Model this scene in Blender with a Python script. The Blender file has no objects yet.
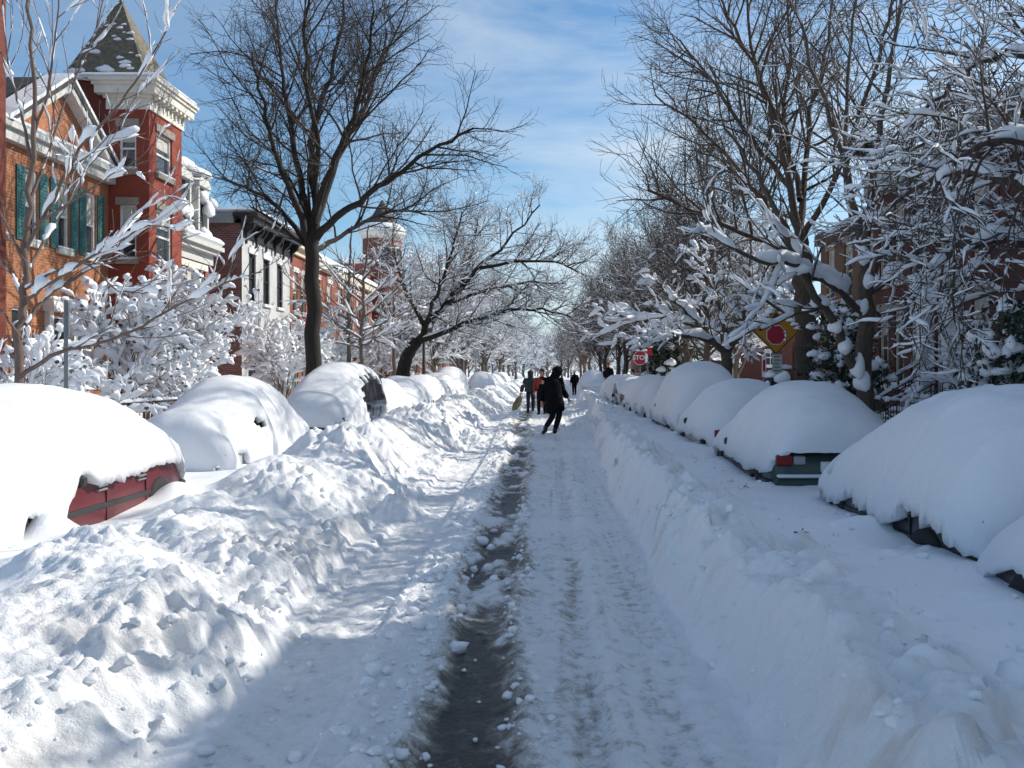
import bpy, math, random
import numpy as np
from mathutils import Vector, Matrix

EXPO = 0.42
R = math.radians
SC = bpy.context.scene
COL = SC.collection
F, VX, VY, CZ = 950.0, 550.0, 372.0, 1.7      # focal length in pixels, vanishing point, eye height


def at(px, py, Y):
    """a pixel of the photograph at a known distance down the street -> world point"""
    return ((px - VX) * Y / F, Y, CZ - (py - VY) * Y / F)


# ------------------------------------------------------------------ noise (numpy)
def _h(ix, iy, seed):
    n = (ix.astype(np.int64) * 374761393 + iy.astype(np.int64) * 668265263 + seed * 974711) & 0xFFFFFFFF
    n = ((n ^ (n >> 13)) * 1274126177) & 0xFFFFFFFF
    n = ((n ^ (n >> 16)) * 2246822519) & 0xFFFFFFFF
    return ((n ^ (n >> 15)) & 0xFFFFFF) / float(0xFFFFFF)


def vn(x, y, seed=0):
    x = np.asarray(x, float); y = np.asarray(y, float)
    x, y = np.broadcast_arrays(x, y)
    ix = np.floor(x); iy = np.floor(y)
    fx = x - ix; fy = y - iy
    fx = fx * fx * fx * (fx * (fx * 6 - 15) + 10); fy = fy * fy * fy * (fy * (fy * 6 - 15) + 10)
    a = _h(ix, iy, seed); b = _h(ix + 1, iy, seed); c = _h(ix, iy + 1, seed); d = _h(ix + 1, iy + 1, seed)
    return ((a + (b - a) * fx) * (1 - fy) + (c + (d - c) * fx) * fy) * 2 - 1


def fbm(x, y, o=4, seed=0):
    s = 0; a = .5; t = 0
    for i in range(o):
        s = s + a * vn(x * 2 ** i, y * 2 ** i, seed + i * 7); t += a; a *= .5
    return s / t


def worley(x, y, seed=0):
    ix = np.floor(x); iy = np.floor(y)
    best = np.full(x.shape, 9.); cid = np.zeros(x.shape)
    for dx in (-1, 0, 1):
        for dy in (-1, 0, 1):
            cx = ix + dx; cy = iy + dy
            d = (cx + _h(cx, cy, seed) - x) ** 2 + (cy + _h(cx, cy, seed + 1) - y) ** 2
            m = d < best
            best = np.where(m, d, best); cid = np.where(m, _h(cx, cy, seed + 2), cid)
    return np.sqrt(best), cid


def sst(t):
    t = np.clip(t, 0, 1)
    return t * t * (3 - 2 * t)


# ------------------------------------------------------------------ objects
def tag(o, label=None, cat=None, group=None, kind=None):
    if label: o['label'] = label
    if cat: o['category'] = cat
    if group: o['group'] = group
    if kind: o['kind'] = kind
    return o


def empty(name, loc=(0, 0, 0), rz=0.):
    o = bpy.data.objects.new(name, None); COL.objects.link(o)
    o.location = loc; o.rotation_euler = (0, 0, rz); o.empty_display_size = .2
    return o


def link(name, me, mat=None, parent=None):
    o = bpy.data.objects.new(name, me); COL.objects.link(o)
    if mat is not None:
        me.materials.clear(); me.materials.append(mat)
    if parent is not None: o.parent = parent
    return o


def mesh_np(name, V, Q, smooth=True, attrs=None):
    """V (n,3); Q (m,k) with equal k"""
    me = bpy.data.meshes.new(name)
    V = np.ascontiguousarray(V, dtype=np.float32); Q = np.ascontiguousarray(Q, dtype=np.int32)
    k = Q.shape[1] if len(Q) else 4
    me.vertices.add(len(V)); me.vertices.foreach_set('co', V.ravel())
    me.loops.add(Q.size); me.loops.foreach_set('vertex_index', Q.ravel())
    me.polygons.add(len(Q)); me.polygons.foreach_set('loop_start', np.arange(0, Q.size, k, dtype=np.int32))
    try: me.polygons.foreach_set('loop_total', np.full(len(Q), k, dtype=np.int32))
    except Exception: pass
    me.polygons.foreach_set('use_smooth', np.full(len(Q), smooth, dtype=bool))
    if attrs:
        for nm, a in attrs.items():
            t = me.attributes.new(nm, 'FLOAT', 'POINT'); t.data.foreach_set('value', np.ascontiguousarray(a, dtype=np.float32))
    me.update(calc_edges=True); me.validate()
    return me


class MB:
    def __init__(s): s.v = []; s.f = []; s.sm = []

    def add(s, vs, fs, smooth=False):
        b = len(s.v); s.v += [tuple(v) for v in vs]
        for f in fs: s.f.append([b + i for i in f]); s.sm.append(smooth)
        return s

    def box(s, x0, x1, y0, y1, z0, z1, bev=0.):
        if x0 > x1: x0, x1 = x1, x0
        if y0 > y1: y0, y1 = y1, y0
        if bev <= 0:
            v = [(x, y, z) for z in (z0, z1) for y in (y0, y1) for x in (x0, x1)]
            return s.add(v, [(0, 2, 3, 1), (4, 5, 7, 6), (0, 1, 5, 4), (2, 6, 7, 3), (0, 4, 6, 2), (1, 3, 7, 5)])
        b = min(bev, (x1 - x0) / 2.2, (y1 - y0) / 2.2, (z1 - z0) / 2.2)
        v = []
        for z, i in ((z0, b), (z0 + b, 0), (z1 - b, 0), (z1, b)):
            X0, X1, Y0, Y1 = x0 + i, x1 - i, y0 + i, y1 - i
            c = b * .6 if i == 0 else b * .3
            v += [(X0 + c, Y0, z), (X1 - c, Y0, z), (X1, Y0 + c, z), (X1, Y1 - c, z), (X1 - c, Y1, z), (X0 + c, Y1, z), (X0, Y1 - c, z), (X0, Y0 + c, z)]
        f = [tuple(range(7, -1, -1)), tuple(range(24, 32))]
        for r in range(3):
            for k in range(8): f.append((r * 8 + k, r * 8 + (k + 1) % 8, r * 8 + 8 + (k + 1) % 8, r * 8 + 8 + k))
        return s.add(v, f)

    def tube(s, pts, rad, n=8, smooth=True, cap=True):
        pts = [Vector(p) for p in pts]
        if not hasattr(rad, '__len__'): rad = [rad] * len(pts)
        vs = []; fs = []
        for i, p in enumerate(pts):
            t = (pts[min(i + 1, len(pts) - 1)] - pts[max(i - 1, 0)]).normalized()
            ref = Vector((0, 0, 1)) if abs(t.z) < .9 else Vector((1, 0, 0))
            a = ref.cross(t).normalized(); b = t.cross(a)
            for k in range(n):
                th = 2 * math.pi * k / n
                vs.append(p + (a * math.cos(th) + b * math.sin(th)) * rad[i])
        for i in range(len(pts) - 1):
            for k in range(n):
                fs.append((i * n + k, i * n + (k + 1) % n, (i + 1) * n + (k + 1) % n, (i + 1) * n + k))
        if cap:
            fs.append(tuple(range(n - 1, -1, -1))); fs.append(tuple(range((len(pts) - 1) * n, len(pts) * n)))
        return s.add(vs, fs, smooth)

    def lathe(s, c, prof, n=20, smooth=True):
        """prof = [(r,z)]"""
        vs = []; fs = []
        for r, z in prof:
            for k in range(n):
                th = 2 * math.pi * k / n; vs.append((c[0] + r * math.cos(th), c[1] + r * math.sin(th), c[2] + z))
        for i in range(len(prof) - 1):
            for k in range(n): fs.append((i * n + k, i * n + (k + 1) % n, (i + 1) * n + (k + 1) % n, (i + 1) * n + k))
        fs.append(tuple(range(n - 1, -1, -1))); fs.append(tuple(range((len(prof) - 1) * n, len(prof) * n)))
        return s.add(vs, fs, smooth)

    def prism(s, poly, a, b):
        """poly list of 3d points; extruded by vector (b-a)"""
        n = len(poly); d = Vector(b) - Vector(a)
        vs = [Vector(p) for p in poly] + [Vector(p) + d for p in poly]
        fs = [tuple(range(n - 1, -1, -1)), tuple(range(n, 2 * n))] + [(k, (k + 1) % n, n + (k + 1) % n, n + k) for k in range(n)]
        return s.add(vs, fs)

    def build(s, name, mat, parent=None):
        me = bpy.data.meshes.new(name)
        me.from_pydata(s.v, [], s.f)
        me.polygons.foreach_set('use_smooth', s.sm)
        me.update()
        return link(name, me, mat, parent)


def pillow(mb, c, rx, ry, rz, seed=0, n=10, m=6, flat=.25):
    """irregular mound of snow with a flattened underside"""
    rng = random.Random(seed)
    ph = [rng.uniform(0, 6.28) for _ in range(4)]
    vs = []; fs = []
    for i in range(m + 1):
        la = -math.pi / 2 + math.pi * i / m
        for k in range(n):
            th = 2 * math.pi * k / n
            w = 1 + .13 * math.sin(2 * th + ph[0] + la) + .1 * math.sin(3 * th + ph[1]) + .07 * math.sin(5 * th + ph[2] + 2 * la)
            z = math.sin(la); z = z * flat if z < 0 else z
            vs.append((c[0] + rx * w * math.cos(la) * math.cos(th), c[1] + ry * w * math.cos(la) * math.sin(th), c[2] + rz * z * (.9 + .2 * math.sin(th + ph[3]))))
    for i in range(m):
        for k in range(n): fs.append((i * n + k, i * n + (k + 1) % n, (i + 1) * n + (k + 1) % n, (i + 1) * n + k))
    mb.add(vs, fs, True)


# ------------------------------------------------------------------ materials
M = {}


def mat(name):
    m = bpy.data.materials.new(name); m.use_nodes = True
    nt = m.node_tree; b = nt.nodes['Principled BSDF']
    M[name] = m
    return m, nt, b


def N(nt, typ, **kw):
    n = nt.nodes.new(typ)
    for k, v in kw.items(): setattr(n, k, v)
    return n


def noise_tex(nt, scale, detail=4, rough=.55, vec=None):
    n = N(nt, 'ShaderNodeTexNoise'); n.inputs['Scale'].default_value = scale
    n.inputs['Detail'].default_value = detail; n.inputs['Roughness'].default_value = rough
    if vec is not None: nt.links.new(vec, n.inputs['Vector'])
    return n


def ramp(nt, src, stops):
    r = N(nt, 'ShaderNodeValToRGB'); e = r.color_ramp.elements
    while len(e) < len(stops): e.new(.5)
    for el, (p, c) in zip(e, stops): el.position = p; el.color = (*c, 1) if len(c) == 3 else c
    nt.links.new(src, r.inputs['Fac'])
    return r


def objco(nt): return N(nt, 'ShaderNodeTexCoord').outputs['Object']


def bump(nt, b, src, strength, dist):
    n = N(nt, 'ShaderNodeBump'); n.inputs['Strength'].default_value = strength; n.inputs['Distance'].default_value = dist
    nt.links.new(src, n.inputs['Height']); nt.links.new(n.outputs['Normal'], b.inputs['Normal'])
    return n


def simple(name, col, rough=.6, metal=0., var=.12, vscale=6., bs=0., bd=.01, spec=None):
    m, nt, b = mat(name)
    n = noise_tex(nt, vscale, 5, .6, objco(nt))
    lo = tuple(max(0, c * (1 - var)) for c in col); hi = tuple(min(1, c * (1 + var)) for c in col)
    r = ramp(nt, n.outputs['Fac'], [(.3, lo), (.7, hi)])
    nt.links.new(r.outputs['Color'], b.inputs['Base Color'])
    b.inputs['Roughness'].default_value = rough; b.inputs['Metallic'].default_value = metal
    if spec is not None: b.inputs['Specular IOR Level'].default_value = spec
    if bs: bump(nt, b, n.outputs['Fac'], bs, bd)
    return m


def snow_mat(name, col=(.86, .88, .91), bscale=22., bs=.35, bd=.02, fine=160.):
    m, nt, b = mat(name)
    co = objco(nt)
    n1 = noise_tex(nt, bscale, 6, .6, co); n2 = noise_tex(nt, fine, 3, .6, co)
    n3 = noise_tex(nt, 1.3, 4, .5, co)
    r = ramp(nt, n3.outputs['Fac'], [(.3, tuple(c * .965 for c in col)), (.7, col)])
    nt.links.new(r.outputs['Color'], b.inputs['Base Color'])
    ad = N(nt, 'ShaderNodeMath', operation='MULTIPLY_ADD'); nt.links.new(n2.outputs['Fac'], ad.inputs[0]); ad.inputs[1].default_value = .25
    nt.links.new(n1.outputs['Fac'], ad.inputs[2])
    bump(nt, b, ad.outputs[0], bs, bd)
    b.inputs['Roughness'].default_value = .75; b.inputs['Specular IOR Level'].default_value = .25
    return m


def brick_mat(name, c1, c2, mortar, bw=.215, rh=.075, paint=False):
    m, nt, b = mat(name)
    co = objco(nt)
    sp = N(nt, 'ShaderNodeSeparateXYZ'); nt.links.new(co, sp.inputs[0])
    ad = N(nt, 'ShaderNodeMath', operation='ADD'); nt.links.new(sp.outputs[0], ad.inputs[0]); nt.links.new(sp.outputs[1], ad.inputs[1])
    cb = N(nt, 'ShaderNodeCombineXYZ'); nt.links.new(ad.outputs[0], cb.inputs[0]); nt.links.new(sp.outputs[2], cb.inputs[1])
    bt = N(nt, 'ShaderNodeTexBrick'); nt.links.new(cb.outputs[0], bt.inputs['Vector'])
    bt.inputs['Scale'].default_value = 1; bt.inputs['Brick Width'].default_value = bw; bt.inputs['Row Height'].default_value = rh
    bt.inputs['Mortar Size'].default_value = .008; bt.inputs['Mortar Smooth'].default_value = .3; bt.inputs['Bias'].default_value = -.1
    bt.inputs['Color1'].default_value = (*c1, 1); bt.inputs['Color2'].default_value = (*c2, 1); bt.inputs['Mortar'].default_value = (*mortar, 1)
    n = noise_tex(nt, 1.1, 6, .65, co)
    mx = N(nt, 'ShaderNodeMixRGB', blend_type='MULTIPLY'); mx.inputs[0].default_value = .55
    r = ramp(nt, n.outputs['Fac'], [(.25, (.48, .46, .45)), (.7, (1.08, 1.06, 1.05))])
    nt.links.new(bt.outputs['Color'], mx.inputs[1]); nt.links.new(r.outputs['Color'], mx.inputs[2])
    nt.links.new(mx.outputs[0], b.inputs['Base Color'])
    b.inputs['Roughness'].default_value = .85
    bump(nt, b, bt.outputs['Fac'], .4, -.01)
    return m


def bark_mat(name, lo, hi, snowy=0.):
    m, nt, b = mat(name)
    co = objco(nt)
    mp = N(nt, 'ShaderNodeMapping'); mp.inputs['Scale'].default_value = (1, 1, .25); nt.links.new(co, mp.inputs[0])
    n = noise_tex(nt, 18, 6, .7, mp.outputs[0])
    r = ramp(nt, n.outputs['Fac'], [(.3, lo), (.7, hi)])
    out = r.outputs['Color']
    if snowy > 0:                                   # wind-blown snow sticking to the upper side of the bark
        g = N(nt, 'ShaderNodeNewGeometry'); sp = N(nt, 'ShaderNodeSeparateXYZ'); nt.links.new(g.outputs['Normal'], sp.inputs[0])
        n2 = noise_tex(nt, 5, 5, .6, co)
        ad = N(nt, 'ShaderNodeMath', operation='MULTIPLY_ADD'); nt.links.new(n2.outputs['Fac'], ad.inputs[0]); ad.inputs[1].default_value = 1.4
        nt.links.new(sp.outputs[2], ad.inputs[2])
        r2 = ramp(nt, ad.outputs[0], [(max(0, .98 - snowy * .3) * .65, (0, 0, 0)), (min(1, (1.1 - snowy * .3) * .75), (1, 1, 1))])
        mx = N(nt, 'ShaderNodeMixRGB'); nt.links.new(r2.outputs['Color'], mx.inputs[0]); nt.links.new(out, mx.inputs[1])
        mx.inputs[2].default_value = (.86, .88, .91, 1); out = mx.outputs[0]
    nt.links.new(out, b.inputs['Base Color'])
    b.inputs['Roughness'].default_value = .9
    bump(nt, b, n.outputs['Fac'], .7, .02)
    return m


def glass_mat(name, col=(.03, .035, .04)):
    m, nt, b = mat(name)
    n = noise_tex(nt, .8, 3, .5, objco(nt))
    r = ramp(nt, n.outputs['Fac'], [(.3, tuple(c * .5 for c in col)), (.75, tuple(c * 1.6 for c in col))])
    nt.links.new(r.outputs['Color'], b.inputs['Base Color'])
    b.inputs['Roughness'].default_value = .06; b.inputs['Specular IOR Level'].default_value = .6
    return m


def make_materials():
    snow_mat('snow')
    snow_mat('car_snow', col=(.82, .835, .86), bscale=9, bs=.3, bd=.03, fine=70)
    snow_mat('tree_snow', bscale=14, bs=.4, bd=.03)
    snow_mat('roof_snow', bscale=5, bs=.3, bd=.05)
    bark_mat('bark_dark', (.011, .009, .0075), (.032, .025, .02))
    bark_mat('bark_elm', (.024, .018, .014), (.065, .048, .037))
    bark_mat('bark_brown', (.05, .034, .025), (.12, .085, .062))
    bark_mat('bark_shade', (.045, .034, .028), (.12, .09, .07))
    bark_mat('bark_sapling', (.10, .066, .054), (.21, .15, .125))
    bark_mat('bark_far', (.09, .075, .065), (.18, .15, .13))
    brick_mat('brick_orange', (.42, .14, .058), (.52, .185, .08), (.46, .33, .21))
    brick_mat('brick_maroon', (.15, .03, .018), (.2, .042, .024), (.14, .05, .034))
    brick_mat('brick_red', (.25, .062, .036), (.32, .085, .05), (.27, .13, .095))
    brick_mat('brick_tower', (.285, .056, .032), (.33, .066, .038), (.275, .064, .043))
    brick_mat('brick_side', (.19, .07, .055), (.3, .14, .12), (.32, .27, .25))
    brick_mat('brick_white', (.56, .57, .57), (.62, .63, .63), (.54, .55, .55))
    brick_mat('brick_brown', (.15, .075, .04), (.2, .1, .055), (.16, .11, .08))
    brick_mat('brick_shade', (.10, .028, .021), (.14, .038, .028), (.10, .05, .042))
    simple('stone_white', (.72, .68, .6), .7, vscale=3, bs=.15)
    simple('paint_white', (.78, .78, .76), .5, var=.05)
    simple('paint_cream', (.68, .6, .44), .6, var=.1)
    simple('paint_pale', (.56, .56, .53), .6, var=.1)
    simple('paint_black', (.018, .018, .02), .45)
    simple('paint_grey', (.35, .37, .37), .6)
    simple('shutter_teal', (.045, .16, .16), .6, var=.2)
    simple('door_green', (.02, .05, .035), .4)
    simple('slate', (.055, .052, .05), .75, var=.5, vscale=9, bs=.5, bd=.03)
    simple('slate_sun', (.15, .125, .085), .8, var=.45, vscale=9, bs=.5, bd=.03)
    bark_mat('slate_snowy', (.05, .048, .045), (.12, .11, .1), .35)
    simple('stone_sill', (.3, .26, .22), .8)
    simple('curtain', (.5, .48, .44), .8, var=.3, vscale=2)
    glass_mat('window_glass', (.045, .05, .055)); glass_mat('car_glass', (.03, .034, .04))
    simple('iron', (.015, .015, .016), .5)
    simple('pole_metal', (.2, .22, .24), .45, metal=.4)
    simple('pole_dark', (.04, .05, .05), .5)
    simple('sign_red', (.42, .015, .02), .45, var=.08)
    simple('sign_red_dark', (.3, .012, .03), .45, var=.08)
    simple('sign_yellow', (.38, .175, .01), .45, var=.05)
    simple('sign_white', (.75, .75, .73), .5, var=.05)
    simple('sign_grey', (.42, .44, .42), .5, var=.05)
    simple('sign_black', (.015, .015, .015), .5)
    simple('sign_green', (.03, .16, .08), .5)
    simple('rubber', (.016, .016, .017), .8)
    simple('rim', (.3, .3, .31), .35, metal=.7)
    simple('plastic_black', (.02, .021, .022), .5)
    simple('chrome', (.6, .6, .6), .2, metal=.9)
    simple('lamp_red', (.22, .01, .01), .25)
    simple('lamp_orange', (.55, .17, .03), .3)
    simple('lamp_clear', (.6, .6, .58), .2)
    simple('leaf_ever', (.022, .04, .022), .7, var=.5, vscale=3)
    simple('leaf_ivy', (.03, .042, .02), .7, var=.5, vscale=3)
    simple('coat_black', (.009, .009, .011), 1., var=.3, spec=.05); simple('cloth_dark', (.013, .014, .017), 1., var=.3, spec=.05)
    simple('coat_green', (.028, .04, .04), .85, var=.3); simple('coat_red', (.32, .032, .016), .8)
    simple('trousers_navy', (.018, .02, .03), .85); simple('skin', (.5, .28, .2), .6)
    simple('boots', (.012, .011, .01), .6); simple('coat_white', (.7, .7, .7), .8); simple('hair', (.03, .02, .015), .8)
    simple('sled_tan', (.3, .25, .13), .5); simple('nest', (.035, .025, .018), .95, var=.5, bs=.6)
    simple('lamp_glass', (.62, .5, .33), .4)
    for nm, c in (('red', (.115, .009, .013)), ('white', (.6, .6, .6)), ('blue', (.05, .075, .11)), ('green', (.045, .07, .06)),
                  ('black', (.015, .016, .018)), ('silver', (.35, .36, .37)), ('grey', (.1, .11, .12)), ('tan', (.32, .27, .2))):
        simple('car_' + nm, c, .3, var=.08, metal=.1)
    # ---- ground: snow with slush and wet asphalt where the ploughs wore it through
    m, nt, b = mat('street_snow')
    co = objco(nt)
    at1 = N(nt, 'ShaderNodeAttribute'); at1.attribute_name = 'slush'
    at2 = N(nt, 'ShaderNodeAttribute'); at2.attribute_name = 'dirt'
    n1 = noise_tex(nt, 9, 8, .7, co); n2 = noise_tex(nt, 60, 4, .6, co); n3 = noise_tex(nt, 2.2, 5, .6, co)
    s = N(nt, 'ShaderNodeMath', operation='MULTIPLY_ADD'); nt.links.new(n1.outputs['Fac'], s.inputs[0]); s.inputs[1].default_value = 1.7
    nt.links.new(at1.outputs['Fac'], s.inputs[2])
    s1 = N(nt, 'ShaderNodeMath', operation='MULTIPLY_ADD'); nt.links.new(n2.outputs['Fac'], s1.inputs[0]); s1.inputs[1].default_value = .35
    nt.links.new(s.outputs[0], s1.inputs[2])
    mr = N(nt, 'ShaderNodeMapRange'); mr.inputs['From Min'].default_value = 1.04; mr.inputs['From Max'].default_value = 2.2
    nt.links.new(s1.outputs[0], mr.inputs['Value'])
    r = ramp(nt, mr.outputs[0], [(0, (.87, .88, .895)), (.2, (.81, .815, .82)), (.38, (.52, .5, .475)), (.58, (.2, .18, .155)), (.85, (.05, .046, .042))])
    d = N(nt, 'ShaderNodeMath', operation='MULTIPLY'); nt.links.new(at2.outputs['Fac'], d.inputs[0]); nt.links.new(n3.outputs['Fac'], d.inputs[1])
    mx = N(nt, 'ShaderNodeMixRGB', blend_type='MIX'); nt.links.new(d.outputs[0], mx.inputs[0]); nt.links.new(r.outputs['Color'], mx.inputs[1])
    mx.inputs[2].default_value = (.6, .5, .38, 1)
    nt.links.new(mx.outputs[0], b.inputs['Base Color'])
    rr = N(nt, 'ShaderNodeMapRange'); rr.inputs['To Min'].default_value = .75; rr.inputs['To Max'].default_value = .3
    nt.links.new(mr.outputs[0], rr.inputs['Value']); nt.links.new(rr.outputs[0], b.inputs['Roughness'])
    b.inputs['Specular IOR Level'].default_value = .3
    n4 = noise_tex(nt, 26, 8, .7, co)
    a4 = N(nt, 'ShaderNodeMath', operation='MULTIPLY_ADD'); nt.links.new(n2.outputs['Fac'], a4.inputs[0]); a4.inputs[1].default_value = .4
    nt.links.new(n4.outputs['Fac'], a4.inputs[2])
    at3 = N(nt, 'ShaderNodeAttribute'); at3.attribute_name = 'rough'
    bm = bump(nt, b, a4.outputs[0], .5, .035)
    nt.links.new(at3.outputs['Fac'], bm.inputs['Strength'])


make_materials()
# ------------------------------------------------------------------ terrain
def strip_c(y): return np.interp(y, [0, 4, 7, 12.6, 20, 30, 45, 70], [-.34, -.37, -.47, -.56, -.64, -.95, -1.0, -.8])
def foot_l(y): return np.interp(y, [0, 4, 7, 12.6, 20, 28, 40, 80, 400], [-1.5, -1.56, -1.62, -1.74, -1.9, -1.95, -2.1, -2.3, -2.4]) + .13 * vn(np.asarray(y) / 1.7, 3.3, 5) + .06 * vn(np.asarray(y) / .5, 1.3, 6)
def foot_r(y): return np.interp(y, [0, 4, 7, 12, 20, 26, 40, 80, 400], [.88, .84, .78, .8, .84, 1.1, 1.5, 1.9, 2.0]) + .05 * vn(np.asarray(y) / 1.5, 8.3, 9)


def dome(f, cid, k=.62): return np.clip(1 - (f / k) ** 2, 0, 1) * (.25 + .75 * cid)


HEAPS = [(.35, 18.6, .95, .28, .17), (-.1, 21.4, .8, .3, .13), (.95, 21.2, .75, .35, .2), (.95, 24.6, .95, .55, .34), (1.5, 25.2, .8, .6, .3), (-.9, 22.8, .5, .6, .12),
         (-.6, 10.6, .3, .5, .06), (.1, 10.2, .45, .3, .06), (-1.75, 11.0, .25, .5, .3), (2.0, 34, 1.2, 1.6, .4), (1.6, 30, .9, 1.0, .3), (1.4, 44, 1.2, 2, .4), (1.2, 27.5, .6, .5, .2),
         (-2.1, 16, .4, 1.2, .25), (-2.3, 13.6, .5, .5, .22), (-2.6, 8.2, .5, .6, .2), (-2.2, 23, .8, 2, .25)]


LANE = [(-4.2, 7.95, .2, .22, .22), (-4.15, 10.55, .22, .3, .16), (-4.25, 9.2, .4, .7, -.07), (2.65, 8.0, .3, .18, .08), (3.2, 10.95, .7, .35, -.12), (2.3, 12.5, .5, 1.2, -.05), (2.6, 7.2, .25, .3, -.06),
        (-4.3, 14.5, .5, 1.5, .05)]


def terrain(x, y, full=False):
    x = np.asarray(x, float); y = np.asarray(y, float)
    x, y = np.broadcast_arrays(x, y)
    fl = foot_l(y); fr = foot_r(y); sc = strip_c(y)
    tl = fl - x; tr = x - fr
    # ploughed lane
    road = .05 + .012 * fbm(x / .6, y / 1.2, 3, 3)
    u = x - sc
    sw = .215 + .06 * vn(y / .9, 2.1, 31) + .03 * vn(y / .25, .1, 32)
    strip = np.exp(-np.abs(u / np.maximum(sw, .08)) ** 4)
    strip = strip * np.interp(y, [0, 20.5, 21.5, 26, 27.5, 80, 120], [1, 1, .55, .6, .95, .7, 0])
    strip = strip * sst((.86 - np.exp(-((y - 6.7) / .5) ** 2) * .5 - np.exp(-((y - 9.6) / .4) ** 2) * .25) + 1.35 * fbm(x / .22, y / .55, 4, 41) + .35 * fbm(x / .6, y / 2.2, 2, 42))
    road = road - .05 * strip
    ridge = np.exp(-((u + .42 + .1 * vn(y / 1.3, .7, 12)) / .2) ** 2) * (.6 + .5 * vn(y / .8, 4.4, 13))
    f1, c1 = worley(x / .17, y / .17, 51); f2, c2 = worley(x / .075, y / .075, 61)
    clod = .055 * dome(f1, c1) * (c1 > .35) + .03 * dome(f2, c2)
    road = road + np.clip(ridge, 0, 1.2) * (.03 + clod * 1.2)
    edge = np.exp(-((np.abs(u) - sw - .05) / .06) ** 2)
    road = road + edge * (.02 + clod * .55)
    # left wheel rut with its hard edge, right packed track with tread
    rut = sst((u + 1.2) / .05) * sst((-.62 - u) / .04)
    road = road - .05 * rut * (u < 0)
    rt = sst((x - .08) / .07) * sst((.30 - x) / .08); rt2 = sst((x - .42) / .06) * sst((.72 - x) / .08)
    tread = .006 * np.sign(np.sin(y * 2 * np.pi / .09 + 2 * np.sin(x * 40))) * (rt + rt2)
    road = road - .03 * rt - .02 * rt2 + tread * .5 + .025 * np.exp(-((x - .36) / .06) ** 2) * (1 + clod * 8)
    crumb = .012 * dome(f2, c2) * (.5 + .5 * vn(x * 2, y * 1.1, 17))
    road = road + crumb + .030 * fbm(x / .10, y / .13, 5, 47) * (1 - .6 * rt) * (1 - .7 * strip)
    for (hx, hy, sx, sy, hh) in HEAPS:
        g = np.exp(-((x - hx) / sx) ** 2 - ((y - hy) / sy) ** 2)
        road = road + hh * g * (.55 + 6 * clod + .5 * fbm(x / .3, y / .3, 3, 71))
    # left bank: coarse lumpy plough pile
    f3, c3 = worley(x / .55 + .3 * vn(x * 2, y * 2, 4), y / .6, 81); f4, c4 = worley(x / .26, y / .28, 91)
    f5, c5 = worley(x / .12, y / .12, 95)
    hl = np.interp(y, [0, 5, 9, 13, 18, 30], [.50, .50, .58, .74, .80, .70]) + .10 * vn(y / 2.1, .5, 21) + .08 * vn(y / .8, .9, 22)
    rise = sst(tl / (1.18 + .3 * vn(y / 1.3, 6.6, 23)))
    rise = .72 * rise + .28 * sst((tl - .12 * vn(y / .6, 2.2, 24)) / .22)*np.clip(.3 + tl, 0, 1) 
    lane_l = .33 + .05 * fbm(x / 1.1, y / 1.6, 3, 25)
    back = sst((tl - 1.3 - .25 * vn(y / 1.1, 7.7, 26)) / .95)
    hl = hl * np.clip(rise, 0, 1) * (1 - back) + lane_l * back
    pt = .18 + 1.0 * sst(fbm(x / .9, y / 1.1, 3, 48) * 1.3 + .45)
    mk = sst(tl / .18) * (1 - sst((tl - 1.55 - .35 * vn(y / .7, 9.9, 27)) / .6))
    cl = .11 * (dome(f3, c3, .75) - .3) + .10 * (dome(f4, c4) - .2) * (c4 > .3) + .045 * dome(f5, c5) * (c5 > .5) + .03 * dome(f2, c2) + .0 + .05 * (.4 - np.abs(fbm(x / .12, y / .12, 4, 29))) + .10 * (.3 - np.abs(fbm(x / .5, y / .7, 3, 30)))
    cl = cl * pt + .21 * fbm(x / .95, y / .8, 3, 28) + .055 * fbm(x / .22, y / .2, 5, 49) - .05 * np.abs(fbm(x / .38, y / .42, 4, 52)) + .02 * fbm(x / .05, y / .05, 3, 50)
    hl = hl + mk * cl
    hl = np.maximum(hl, road * 0 + .03)
    # right bank: cut face, softer crest, smooth lane
    hr = .55 + .07 * vn(y / 1.9, .2, 33) + .05 * vn(y / .6, .4, 34)
    riser = sst((tr + .05 * fbm(x / .2, y / .35, 3, 37)) / (.40 + .10 * vn(y / 1.1, 3.6, 35)))
    f6, c6 = worley(x / .42, y / .5, 97)
    lane_r = .40 + .05 * fbm(x / .9, y / 1.4, 4, 36) + .012 * fbm(x / .2, y / .3, 3, 98) + (.035 * dome(f6, c6, .16) * (c6 > .75)) - .05 * dome(f6, 1 - c6, .22) * (c6 < .09)
    backr = sst((tr - .50 - .2 * vn(y / .9, 5.7, 38)) / .5)
    hr = hr * riser * (1 - backr) + lane_r * backr
    mr = sst(tr / .15) * (1 - sst((tr - .75 - .25 * vn(y / .8, 1.9, 39)) / .45))
    cr = .10 * (dome(f3, c3, .7) - .25) + .12 * (dome(f4, c4) - .15) * (c4 > .45) + .06 * fbm(x / .3, y / .3, 5, 40) + .03 * dome(f5, c5) * (c5 > .5) + .02 * dome(f5, c5)
    hr = hr + mr * cr
    bl = sst(tl / .1); br = sst(tr / .1)
    h = road * (1 - bl) * (1 - br) + np.maximum(hl, road) * bl + np.maximum(hr, road) * br
    # gardens / pavements, cross street at 53..60
    for (hx, hy, sx, sy, hh) in LANE: h = h + hh * np.exp(-((x - hx) / sx) ** 2 - ((y - hy) / sy) ** 2)
    gard = sst((np.abs(x + .8) - 5.7) / 1.2)
    h = h * (1 - gard) + (.46 + .06 * fbm(x / 2, y / 2.3, 4, 44)) * gard
    far = sst((y - 130) / 60)
    h = h * (1 - far) + .25 * far
    if not full: return h
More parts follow.
